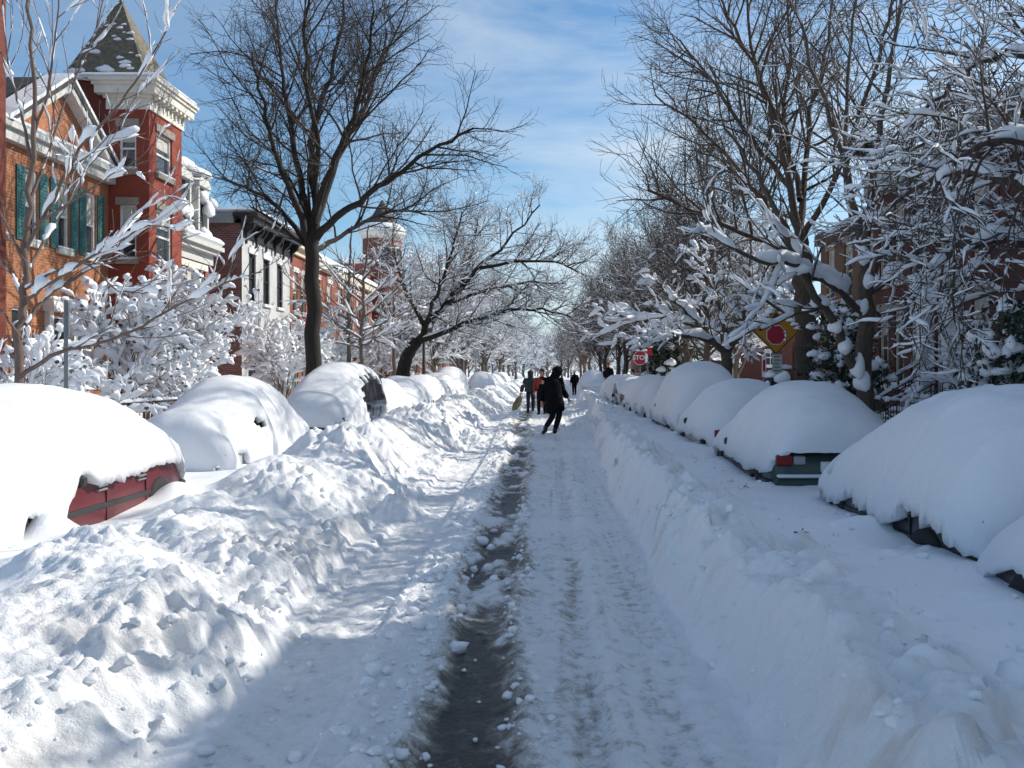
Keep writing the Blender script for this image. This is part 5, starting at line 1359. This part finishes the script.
def furniture():
    FR = (R(90), 0, 0)
    # stop sign
    b = (4.75, 50, .3); o = empty('stop_sign', b); tag(o, 'red octagonal stop sign half plastered with snow beyond the right cars', 'sign')
    MB().tube([(0, .03, -.2), (0, .03, 2.6)], .035, 8).build('post', M['pole_metal'], o)
    MB().prism(ngon(0, 2.15, .40, 8, -.012, R(22.5)), (0, 0, 0), (0, .012, 0)).build('plate', M['sign_white'], o)
    MB().prism(ngon(0, 2.15, .37, 8, -.018, R(22.5)), (0, 0, 0), (0, .004, 0)).build('face', M['sign_red'], o)
    text_mesh('lettering', 'STOP', .33, M['sign_white'], o, (0, -.022, 2.15), FR)
    pil(o, (.05, -.03, 2.52), .34, .1, .12, 1); pil(o, (.3, -.03, 2.2), .085, .05, .2, 2, flat=.9); pil(o, (.31, -.03, 2.0), .07, .04, .12, 3, flat=.9)
    # second sign behind it
    b = (5.35, 52, .3); o = empty('street_sign', b); tag(o, 'small faded red sign on a post just right of the stop sign', 'sign')
    MB().tube([(0, .03, -.2), (0, .03, 2.75)], .03, 8).build('post', M['pole_metal'], o)
    MB().box(-.22, .22, -.02, 0, 2.3, 2.75).build('plate', M['sign_red'], o); sb = MB(); pillow(sb, (0, -.02, 2.76), .24, .09, .08, 4); sb.build('snow', M['tree_snow'], o)
    # stop ahead diamond
    Y = 21.6; b = (at(776, 372, Y)[0], Y, .35); cz = at(776, 331, Y)[2] - .35
    o = empty('warning_sign', b); tag(o, 'yellow diamond warning sign with a red octagon and black arrow on the right pavement', 'sign')
    MB().tube([(0, .04, -.2), (0, .04, cz + .5)], .035, 8).build('post', M['pole_dark'], o)
    MB().prism(ngon(0, cz, .545, 4, -.01), (0, 0, 0), (0, .012, 0)).build('plate', M['sign_yellow'], o)
    mb = MB()
    for k in range(4):
        A = ngon(0, cz, .525, 4, -.014); Bq = ngon(0, cz, .495, 4, -.014); k2 = (k + 1) % 4
        mb.prism([A[k], A[k2], Bq[k2], Bq[k]], (0, 0, 0), (0, .003, 0))
    mb.build('border', M['sign_black'], o)
    MB().prism(ngon(.0, cz - .09, .235, 8, -.015, R(22.5)), (0, 0, 0), (0, .004, 0)).build('octagon_border', M['sign_white'], o)
    MB().prism(ngon(.0, cz - .09, .222, 8, -.019, R(22.5)), (0, 0, 0), (0, .003, 0)).build('octagon', M['sign_red_dark'], o)
    mb = MB(); mb.box(-.045, .045, -.018, -.011, cz + .17, cz + .29); mb.prism([(-.105, -.018, cz + .29), (.105, -.018, cz + .29), (0, -.018, cz + .42)], (0, 0, 0), (0, .007, 0)); mb.build('arrow', M['sign_black'], o)
    for t in np.linspace(.0, 1, 6):
        pil(o, (-.5 + .45 * t, -.01, cz + .08 + .44 * t), .11, .09, .07 + .03 * math.sin(t * 9), int(t * 10), flat=.5)
        pil(o, (.5 - .45 * t, -.01, cz + .06 + .44 * t), .10, .08, .06, int(t * 10) + 7, flat=.5)
    for (x, z, w, h) in ((.19, -.02, .03, .02), (.21, -.1, .02, .045), (.19, -.2, .025, .035), (-.24, .07, .05, .018)): pil(o, (x, -.025, cz + z), w, .025, h, int(z * 99) + 30, flat=.9)
    # parking plate under it (own post)
    b = (at(777, 372, 21.4)[0], 21.4, .35); o = empty('parking_sign', b); z0 = at(777, 374, 21.4)[2] - .35; z1 = at(777, 354, 21.4)[2] - .35
    tag(o, 'pale parking notice with thin green lines right under the yellow diamond sign', 'sign')
    MB().tube([(.0, .03, -.2), (.0, .03, z1 - .05)], .028, 8).build('post', M['pole_dark'], o)
    MB().box(-.11, .11, -.012, 0, z0, z1, .0).build('plate', M['sign_grey'], o)
    mb = MB()
    for k in range(5): mb.box(-.075 + .01 * (k % 2), .075 - .015 * (k % 3), -.016, -.0125, z0 + .06 + k * .08, z0 + .085 + k * .08)
    mb.box(-.1, .1, -.016, -.0125, z0 + .012, z0 + .02); mb.box(-.1, .1, -.016, -.0125, z1 - .02, z1 - .012); mb.build('green_lines', M['sign_green'], o)
    # narrow red and white marker
    b = (at(764, 372, 20.8)[0], 20.8, .35); o = empty('marker_sign', b); tag(o, 'narrow white and red marker plate left of the parking notice', 'sign')
    z0, z1 = at(764, 377, 20.8)[2] - .35, at(764, 356, 20.8)[2] - .35
    MB().tube([(0, .02, -.2), (0, .02, z0 + .1)], .02, 7).build('post', M['pole_metal'], o); MB().box(-.045, .045, -.012, 0, z0, z1).build('plate', M['sign_white'], o)
    MB().box(-.03, .03, -.016, -.0125, z0 + .12, z1 - .08).build('red_stripe', M['sign_red'], o); sb = MB(); pillow(sb, (0, -.01, z1), .06, .06, .05, 2); sb.build('snow', M['tree_snow'], o)
    # bird nest / meter-like snowy object beside
    b = (at(771, 372, 20.5)[0], 20.5, .35); o = empty('parking_meter', b); tag(o, 'snow-capped dark parking meter below the yellow diamond sign', 'parking meter')
    MB().tube([(0, 0, -.2), (0, 0, .95)], .03, 8).build('post', M['pole_dark'], o); mb = MB(); mb.lathe((0, 0, .95), [(.05, 0), (.09, .08), (.1, .24), (.07, .32)], 14); mb.build('head', M['plastic_black'], o)
    pil(o, (0, 0, 1.25), .14, .14, .14, 5); pil(o, (-.07, 0, 1.08), .07, .1, .12, 6)
    # brown timber gate post pair behind sign
    b = (at(787, 372, 25)[0], 25, .3); o = empty('timber_bin', b); tag(o, 'brown timber enclosure with slim posts right of the yellow diamond sign', 'enclosure')
    mb = MB(); mb.box(-.22, .2, -.04, .04, -.2, 1.5); mb.build('board', M['brown_wood'], o)
    for x in (-.2, .16): MB().box(x - .04, x + .04, -.07, -.045, -.2, 2.15).build('post', M['brown_wood'], o)
    pil(o, (0, 0, 1.5), .25, .1, .1, 8)
    # right street lamp (cream globe)
    Y = 27.; b = (at(774, 372, Y)[0], Y, .3); zt = at(774, 259, Y)[2] - .3; o = empty('street_lamp', b); tag(o, 'street lamp with a cream lantern among the branches above the yellow sign', 'street lamp')
    mb = MB(); mb.lathe((0, 0, -.2), [(.16, 0), (.16, .5), (.09, .7), (.055, 1.2), (.05, zt)], 14); mb.build('post', M['pole_dark'], o)
    mb = MB(); mb.lathe((0, 0, zt - .2), [(.1, 0), (.26, .12), (.3, .38), (.2, .5)], 18); mb.build('lantern', M['lamp_glass'], o); sb = MB(); pillow(sb, (0, 0, zt + .28), .3, .3, .2, 3); sb.build('snow', M['tree_snow'], o)
    # left street lamp post
    Y = 49.; b = (at(424, 372, Y)[0], Y, .3); zt = at(424, 338, Y)[2] - .3; o = empty('street_lamp', b); tag(o, 'slim dark lamp post right of the leaning tree trunk', 'street lamp')
    mb = MB(); mb.lathe((0, 0, -.2), [(.14, 0), (.14, .6), (.1, .8), (.085, zt)], 12); mb.build('post', M['pole_dark'], o); mb = MB(); mb.lathe((0, 0, zt - .2), [(.1, 0), (.22, .15), (.2, .5), (.06, .7)], 14); mb.build('lantern', M['pole_dark'], o)
    # left sign post, plate edge-on
    b = (at(66, 372, 13.1)[0], 13.1, .35); zt = at(66, 300, 13.1)[2] - .35; o = empty('sign_post', b); o.rotation_euler = (0, 0, math.atan2(6.7, 13.1)); tag(o, 'blue-grey steel sign post seen edge-on behind the red car', 'sign')
    mb = MB(); mb.box(-.028, .028, -.02, .02, -.2, zt, .008); mb.build('post', M['pole_metal'], o); mb = MB(); mb.box(.03, .045, -.16, .16, zt - .5, zt - .04); mb.build('plate', M['sign_grey'], o)
    # distant pale parking signs
    for (X, Yy, lab) in ((476, 66, 'small pale sign plate on a post before the far snowy trees'),):
        b = (at(X, 372, Yy)[0], Yy, .3); o = empty('street_sign', b); tag(o, lab, 'sign'); zt = at(X, 352, Yy)[2] - .3
        MB().tube([(0, 0, -.2), (0, 0, zt)], .04, 7).build('post', M['pole_metal'], o); MB().box(-.22, .22, -.06, -.04, zt - .45, zt + .2).build('plate', M['sign_grey'], o)
    # iron fences
    for (X, y0, y1, lab) in ((-8.3, 16.5, 27, 'low black iron fence topped with snow before the left gardens'), (7.3, 16.5, 22.5, 'low black iron picket fence by the forked tree')):
        o = empty('iron_fence', (X, y0, .35)); tag(o, lab, 'fence', 'low garden fences'); mb = MB(); n = int((y1 - y0) / .16); Ln = y1 - y0
        for z in (.25, .72): mb.tube([(0, 0, z), (0, Ln, z)], .014, 5)
        mb.build('rail', M['iron'], o); mb = MB()
        for k in range(n): mb.tube([(0, k * .16, -.1), (0, k * .16, .85)], [.009, .007], 4)
        mb.build('picket', M['iron'], o); 
        for k in range(int(n / 3)): pil(o, (0, k * .48 + .2, .76), .06, .3, .07, k)
    # nests
    for (p, r, lab) in (((866, 150, 16.2), .16, 'dark twig nest with a snow cap high in the forked tree'),):
        q = at(*p); o = empty('nest', q); tag(o, lab, 'nest'); rng = random.Random(3); mb = MB()
        pillow(mb, (0, 0, 0), r, r, r * .7, 2, 12, 8, .9)
        for k in range(60):
            a = rng.uniform(0, 6.28); e = rng.uniform(-.5, .6); c = Vector((math.cos(a) * r, math.sin(a) * r, e * r)); d = Vector((-math.sin(a), math.cos(a), rng.uniform(-.6, .6))).normalized() * r * rng.uniform(.5, 1); mb.tube([c - d, c + d], .006, 3)
        mb.build('twigs', M['nest'], o); sb = MB(); pillow(sb, (0, 0, r * .55), r * .9, r * .9, r * .7, 6); sb.build('snow', M['tree_snow'], o)
    # twigs fallen on the near right car
    rng = random.Random(9)
    for i, (X, Yy, Z, L, lab) in enumerate(((3.55, 7.6, 1.60, .34, 'forked dead twig lying on the big rounded snow mound'), (3.15, 8.0, 1.53, .1, 'short dead twig left of the forked one on the rounded mound'), (1.95, 7.6, None, .12, 'tiny twig on the smooth snow in front of the rounded mound'), (2.1, 10.6, None, .14, 'thin twig lying on the snow near the green car'))):
        z = Z if Z else ht(X, Yy) + .008; o = empty('fallen_twig', (X, Yy, z)); tag(o, lab, 'twig', 'twigs fallen on the snow'); mb = MB()
        p = [(0, 0, 0)]; a = rng.uniform(-.4, .4)
        for k in range(4): p.append((p[-1][0] + math.cos(a) * L / 4, p[-1][1] + math.sin(a) * L / 4, .01 * math.sin(k))); a += rng.uniform(-.5, .5)
        mb.tube(p, [.006, .006, .005, .004, .003], 5); mb.tube([p[2], (p[2][0] + L * .2, p[2][1] + L * .3, .03)], .004, 5); mb.build('stem', M['bark_dark'], o)


simple('brown_wood', (.2, .1, .045), .7, var=.3)
furniture()

# ------------------------------------------------------------------ people
def skinned(name, nodes, edges, mtl, parent, root=0, lev=2):
    me = bpy.data.meshes.new(name); me.from_pydata([n[:3] for n in nodes], edges, []); o = bpy.data.objects.new(name, me); COL.objects.link(o)
    o.modifiers.new('skin', 'SKIN'); sk = me.skin_vertices[0].data
    for i, n in enumerate(nodes): sk[i].radius = (n[3], n[4] if len(n) > 4 else n[3]); sk[i].use_root = (i == root)
    s = o.modifiers.new('sub', 'SUBSURF'); s.levels = lev; s.render_levels = lev
    dg = bpy.context.evaluated_depsgraph_get(); dg.update()
    m2 = bpy.data.meshes.new_from_object(o.evaluated_get(dg)); bpy.data.objects.remove(o)
    m2.polygons.foreach_set('use_smooth', [True] * len(m2.polygons))
    return link(name, m2, mtl, parent)


def person(label, loc, rz, J, coat, legs, head, long_coat=.0, cap=None, scale=1., bulk=1.):
    """J: joint positions; x to the person's right, y forward, z up, feet at 0"""
    root = empty('person', loc, rz); root.scale = (scale,) * 3; tag(root, label, 'person', 'people walking in the street')
    V = lambda k: Vector(J[k])
    pel, che, nk, hd = V('pelvis'), V('chest'), V('neck'), V('head')
    lerp = lambda a, b, t: tuple(a.lerp(b, t))
    # body with head, face, arms, legs and hands in one surface
    n = []; e = []
    def add(p, r, par=None, r2=None):
        n.append((*p, r, r2 or r)); i = len(n) - 1
        if par is not None: e.append((par, i))
        return i
    p0 = add(pel, .125, None, .10); p1 = add(lerp(pel, che, .5), .125, p0, .1); p2 = add(che, .15, p1, .11); p3 = add(nk, .065, p2)
    up = (hd - nk).normalized(); fw = Vector(J.get('face', (0, 1, 0)))
    h0 = add(hd - up * .075, .085, p3, .09); h1 = add(hd, .105, h0, .115); h2 = add(hd + up * .09, .075, h1, .08)
    ns = add(hd + fw * .105 - up * .01, .014, h1)
    for sd in 'LR':
        s = add(V('sh' + sd), .062, p2); a = add(V('el' + sd), .045, s); w = add(V('wr' + sd), .030, a)
        wr = V('wr' + sd); d = (wr - V('el' + sd)).normalized(); sid = d.cross(Vector((0, 1, 0))); sid = sid.normalized() if sid.length > .1 else Vector((1, 0, 0)); cur = d.cross(sid)
        pm = add(wr + d * .075, .034, w, .018)
        for k, ln in enumerate((.075, .085, .08, .065)):
            bse = wr + d * .10 + sid * (.03 - .02 * k); f1 = add(bse, .0095, pm); f2 = add(bse + d * ln * .5 + cur * .012, .009, f1); add(bse + d * ln * .85 + cur * .04, .0075, f2)
        tb = add(wr + d * .05 + sid * .045, .011, pm); add(wr + d * .09 + sid * .065 + cur * .02, .009, tb)
        hp = add(V('hip' + sd), .09, p0); kn = add(V('kn' + sd), .06, hp); an = add(V('an' + sd), .04, kn); add(V('toe' + sd), .035, an)
    skinned('body', n, e, M[head], root)
    # coat: one lofted shell, sleeves as its sub-parts
    kc = (V('knL') + V('knR')) / 2; hem = pel.lerp(kc, long_coat if long_coat else .12); top = nk.lerp(hd, .12)
    path = [(hem, .215, .19), (hem.lerp(pel, .6), .215, .185), (pel.lerp(che, .35), .20, .165), (pel.lerp(che, .8), .215, .165), (che.lerp(nk, .35), .20, .15), (che.lerp(nk, .72), .15, .12), (che.lerp(nk, .98), .085, .085), (top, .08, .08)]
    lx = (V('shR') - V('shL')).normalized(); vs = []; fs = []; k = 20
    for ip, (c, rx, ry) in enumerate(path):
        t = (path[min(ip + 1, len(path) - 1)][0] - path[max(ip - 1, 0)][0]).normalized(); ax = (lx - t * lx.dot(t)).normalized(); ay = t.cross(ax)
        for q in range(k):
            th = 2 * math.pi * q / k; w = 1 + .035 * math.sin(3 * th + ip) + (.03 * math.sin(7 * th + 2 * ip) if ip < 3 else 0)
            vs.append(c + (ax * rx * math.cos(th) + ay * ry * math.sin(th)) * w * (bulk if ip < 6 else 1))
    for ip in range(len(path) - 1):
        for q in range(k): fs.append((ip * k + q, ip * k + (q + 1) % k, ip * k + k + (q + 1) % k, ip * k + k + q))
    fs.append(tuple(range(k - 1, -1, -1))); mb = MB(); mb.add(vs, fs, True); co_ = mb.build('coat', M[coat], root)
    for sd in 'LR':
        a, b_, c = V('sh' + sd), V('el' + sd), V('wr' + sd); a0 = a.lerp(che.lerp(nk, .5), .35)
        mb = MB(); mb.tube([a0, a, a.lerp(b_, .5), b_, b_.lerp(c, .5), b_.lerp(c, .92), b_.lerp(c, .98)], [.06 * bulk, .092 * bulk, .082 * bulk, .075 * bulk, .068 * bulk, .06 * bulk, .045], 14); mb.build('sleeve', M[coat], co_)
    # trousers and boots
    n = []; e = []
    q0 = add(pel, .15, None, .13)
    for sd in 'LR':
        hp = add(V('hip' + sd), .115, q0); kn = add(V('kn' + sd), .085, hp); an = add(V('an' + sd) + Vector((0, 0, .05)), .07, kn)
    skinned('trousers', n, e, M[legs], root)
    for sd in 'LR':
        n = []; e = []; an, to = V('an' + sd), V('toe' + sd); a = add(an + Vector((0, 0, .1)), .062); b = add(an - Vector((0, 0, .03)), .062, a); c = add(lerp(an, to, .6), .055, b); add(to + (to - an) * .15, .045, c); skinned('boot', n, e, M['boots'], root)
    # hood or cap
    bk = -fw * .02; sid = up.cross(fw).normalized()
    def shell(name, rings, m):
        vs = []; fs = []; k = 18
        for c, rx, ry in rings:
            for q in range(k): th = 2 * math.pi * q / k; vs.append(c + sid * rx * math.cos(th) + fw * ry * math.sin(th))
        for ip in range(len(rings) - 1):
            for q in range(k): fs.append((ip * k + q, ip * k + (q + 1) % k, ip * k + k + (q + 1) % k, ip * k + k + q))
        fs.append(tuple(range((len(rings) - 1) * k, len(rings) * k))); mb = MB(); mb.add(vs, fs, True); mb.build(name, M[m], root)
    if cap == 'hood': shell('hood', [(nk + bk - up * .02, .12, .12), (nk + bk + up * .05, .115, .12), (hd + bk * 1.5 - up * .03, .125, .125), (hd + bk * 1.5 + up * .05, .13, .13), (hd + bk * 1.5 + up * .11, .10, .105), (hd + bk * 1.5 + up * .15, .045, .05)], coat)
    else:
        nm = 'hair' if cap == 'hair' else 'hat'; lo = -.06 if nm == 'hair' else .02
        shell(nm, [(hd + bk + up * lo, .10, .108), (hd + bk + up * .06, .105, .112), (hd + bk + up * .105, .085, .09), (hd + bk + up * .135, .04, .045)], cap or 'hair')
    return root


def stand(dx=0., lean=0., step=0., handR=None, handL=None):
    J = dict(pelvis=(0, 0, .95), chest=(0, lean * .5, 1.3), neck=(0, lean * .9, 1.47), head=(0, lean + .01, 1.63))
    for sd, sx in (('L', -1), ('R', 1)):
        J['sh' + sd] = (sx * .19, lean * .8, 1.37); J['el' + sd] = (sx * .27, lean * .6 - .05, 1.14); J['wr' + sd] = (sx * .27, lean * .5 + .04, .9)
        st = step * sx
        J['hip' + sd] = (sx * .095, 0, .9); J['kn' + sd] = (sx * .10, st * .5 + .04, .5); J['an' + sd] = (sx * .10, st, .09); J['toe' + sd] = (sx * .115, st + .15, .035)
    if handR: J['elR'], J['wrR'] = handR
    if handL: J['elL'], J['wrL'] = handL
    return J


def people():
    # near person in black, stepping to the left, hood up, right arm out
    J = stand(lean=.05)
    J.update(pelvis=(.02, 0, .93), chest=(-.02, .06, 1.28), neck=(.06, .08, 1.48), head=(.14, .10, 1.62), face=(.35, .9, .1),
             shL=(-.22, .05, 1.42), shR=(.2, .08, 1.40), elL=(-.30, .02, 1.12), wrL=(-.27, .1, .88), elR=(.27, .16, 1.15), wrR=(.42, .30, .96),
             hipL=(-.08, 0, .88), hipR=(.1, 0, .88), knR=(.2, .16, .52), anR=(.06, .02, .09), toeR=(.09, .17, .035), knL=(.02, .05, .5), anL=(-.20, -.12, .16), toeL=(-.26, -.02, .06))
    X, Y = .07, 24.6
    person('person in a long black hooded coat striding up the lane, nearest to us', (X, Y, ht(X, Y) - .03), R(8), J, 'coat_black', 'cloth_dark', 'skin', .75, 'hood', 1.02, bulk=1.14)
    X, Y = -.82, 40
    sled_hand = ((-.32, -.03, 1.12), (-.40, .02, .86))
    person('person in a dark green jacket seen from behind, carrying a flat tan sled', (X, Y, ht(X, Y) - .02), R(-4), stand(step=.06, handL=sled_hand), 'coat_green', 'trousers_navy', 'skin', .15, 'hood', 1.0, bulk=1.22)
    o = empty('sled', (X - .56, Y - .06, ht(X, Y) + .36)); tag(o, 'flat tan oval sled hanging from the hand of the person in dark green', 'sled')
    o.rotation_euler = (0, R(28), 0); mb = MB(); vs = []; fs = []
    for i, (r, y) in enumerate(((1., -.03), (.93, -.02), (.8, .015), (.02, .02), (.02, .04), (.8, .035), (.95, 0.), (1., -.015))):
        for k in range(24): th = 2 * math.pi * k / 24; vs.append((.15 * r * math.cos(th), y, .36 * r * math.sin(th)))
    for i in range(8):
        for k in range(24): fs.append((i * 24 + k, i * 24 + (k + 1) % 24, ((i + 1) % 8) * 24 + (k + 1) % 24, ((i + 1) % 8) * 24 + k))
    mb.add(vs, fs, True); mb.build('deck', M['sled_tan'], o); MB().tube([(-.05, .02, .34), (0, .03, .46), (.06, .02, .34)], .012, 6).build('rope', M['hair'], o)
    X, Y = -.32, 37
    person('person in a bright red jacket half hidden behind the black coat', (X, Y, ht(X, Y) - .02), R(170), stand(step=.08), 'coat_red', 'cloth_dark', 'skin', 0, 'hair', 1.02)
    X, Y = .17, 34
    person('person in a dark cap standing right behind the black coat', (X, Y, ht(X, Y) - .02), R(160), stand(step=.05), 'cloth_dark', 'cloth_dark', 'skin', .3, 'cloth_dark', 1.03)
    X, Y = 1.75, 68
    person('distant person in a black and white jacket beside the white car facing us', (X, Y, ht(X, Y) - .02), R(20), stand(step=.05), 'coat_black', 'cloth_dark', 'skin', .2, 'coat_white', 1.02)
    X, Y = 3.45, 56
    person('distant person in dark clothes and a red hat past the stop sign', (X, Y, ht(X, Y) + .1), R(-20), stand(step=.05), 'cloth_dark', 'cloth_dark', 'skin', .2, 'coat_red', 1.0)


people()

# ------------------------------------------------------------------ sky, sun, camera
EL, AZ = 33., 65.                                    # sun elevation; azimuth clockwise from straight ahead
w = bpy.data.worlds.new('World'); SC.world = w; w.use_nodes = True
nt = w.node_tree; bg = nt.nodes['Background']
sky = N(nt, 'ShaderNodeTexSky'); sky.sky_type = 'NISHITA'; sky.sun_disc = False
sky.sun_elevation = R(EL); sky.sun_rotation = R(AZ); sky.air_density = 1.; sky.dust_density = .6; sky.ozone_density = 2.
tc = N(nt, 'ShaderNodeTexCoord'); mp = N(nt, 'ShaderNodeMapping'); mp.inputs['Scale'].default_value = (1.2, 1.6, 4.2); mp.inputs['Rotation'].default_value = (0, R(12), R(20))
nt.links.new(tc.outputs['Generated'], mp.inputs[0])
nz = noise_tex(nt, 1.7, 9, .62, mp.outputs[0]); nz.inputs['Distortion'].default_value = .5
cr = ramp(nt, nz.outputs['Fac'], [(.38, (0, 0, 0)), (.68, (.9, .9, .9))])
sx = N(nt, 'ShaderNodeSeparateXYZ'); nt.links.new(tc.outputs['Generated'], sx.inputs[0])
m1 = N(nt, 'ShaderNodeMapRange'); m1.inputs['From Min'].default_value = -.25; m1.inputs['From Max'].default_value = .1; m1.inputs['To Min'].default_value = .25; nt.links.new(sx.outputs[0], m1.inputs['Value'])
m2 = N(nt, 'ShaderNodeMapRange'); m2.inputs['From Min'].default_value = .0; m2.inputs['From Max'].default_value = .16; m2.inputs['To Min'].default_value = .75; m2.inputs['To Max'].default_value = 0.; nt.links.new(sx.outputs[2], m2.inputs['Value'])
ml = N(nt, 'ShaderNodeMath', operation='MULTIPLY'); nt.links.new(cr.outputs['Color'], ml.inputs[0]); nt.links.new(m1.outputs[0], ml.inputs[1])
mm = N(nt, 'ShaderNodeMath', operation='MAXIMUM'); nt.links.new(ml.outputs[0], mm.inputs[0]); nt.links.new(m2.outputs[0], mm.inputs[1])
tint = N(nt, 'ShaderNodeMixRGB', blend_type='MULTIPLY'); tint.inputs[0].default_value = 1; nt.links.new(sky.outputs[0], tint.inputs[1]); tint.inputs[2].default_value = (.72, .98, 1.12, 1)
mx = N(nt, 'ShaderNodeMixRGB'); nt.links.new(mm.outputs[0], mx.inputs[0]); nt.links.new(tint.outputs[0], mx.inputs[1]); mx.inputs[2].default_value = (6.2, 6.9, 7.4, 1)
nt.links.new(mx.outputs[0], bg.inputs['Color']); bg.inputs['Strength'].default_value = .096

ld = bpy.data.lights.new('sun', 'SUN'); ld.energy = 3.7; ld.angle = R(.53); ld.color = (1., .935, .83)
lo = bpy.data.objects.new('sun', ld); COL.objects.link(lo)
to = Vector((math.cos(R(EL)) * math.sin(R(AZ)), math.cos(R(EL)) * math.cos(R(AZ)), math.sin(R(EL))))
lo.rotation_euler = to.to_track_quat('Z', 'Y').to_euler(); lo.location = (20, 10, 30)

cd = bpy.data.cameras.new('camera'); cam = bpy.data.objects.new('camera', cd); COL.objects.link(cam)
cam.location = (0, 0, CZ); cam.rotation_euler = (R(90), 0, 0)
cd.sensor_width = 36.; cd.lens = 36. * F / 1024.; cd.shift_x = -(VX - 512) / 1024.; cd.shift_y = -(384 - VY) / 1024.
cd.clip_start = .05; cd.clip_end = 4000
SC.camera = cam
SC.view_settings.view_transform = 'Standard'; SC.view_settings.look = 'None'; SC.view_settings.gamma = 1; SC.view_settings.exposure = EXPO; SC.view_settings.use_curve_mapping = False
SC.cycles.max_bounces = 6; SC.cycles.diffuse_bounces = 4; SC.cycles.glossy_bounces = 2; SC.cycles.use_denoising = True
SC.cycles.caustics_reflective = False; SC.cycles.caustics_refractive = False
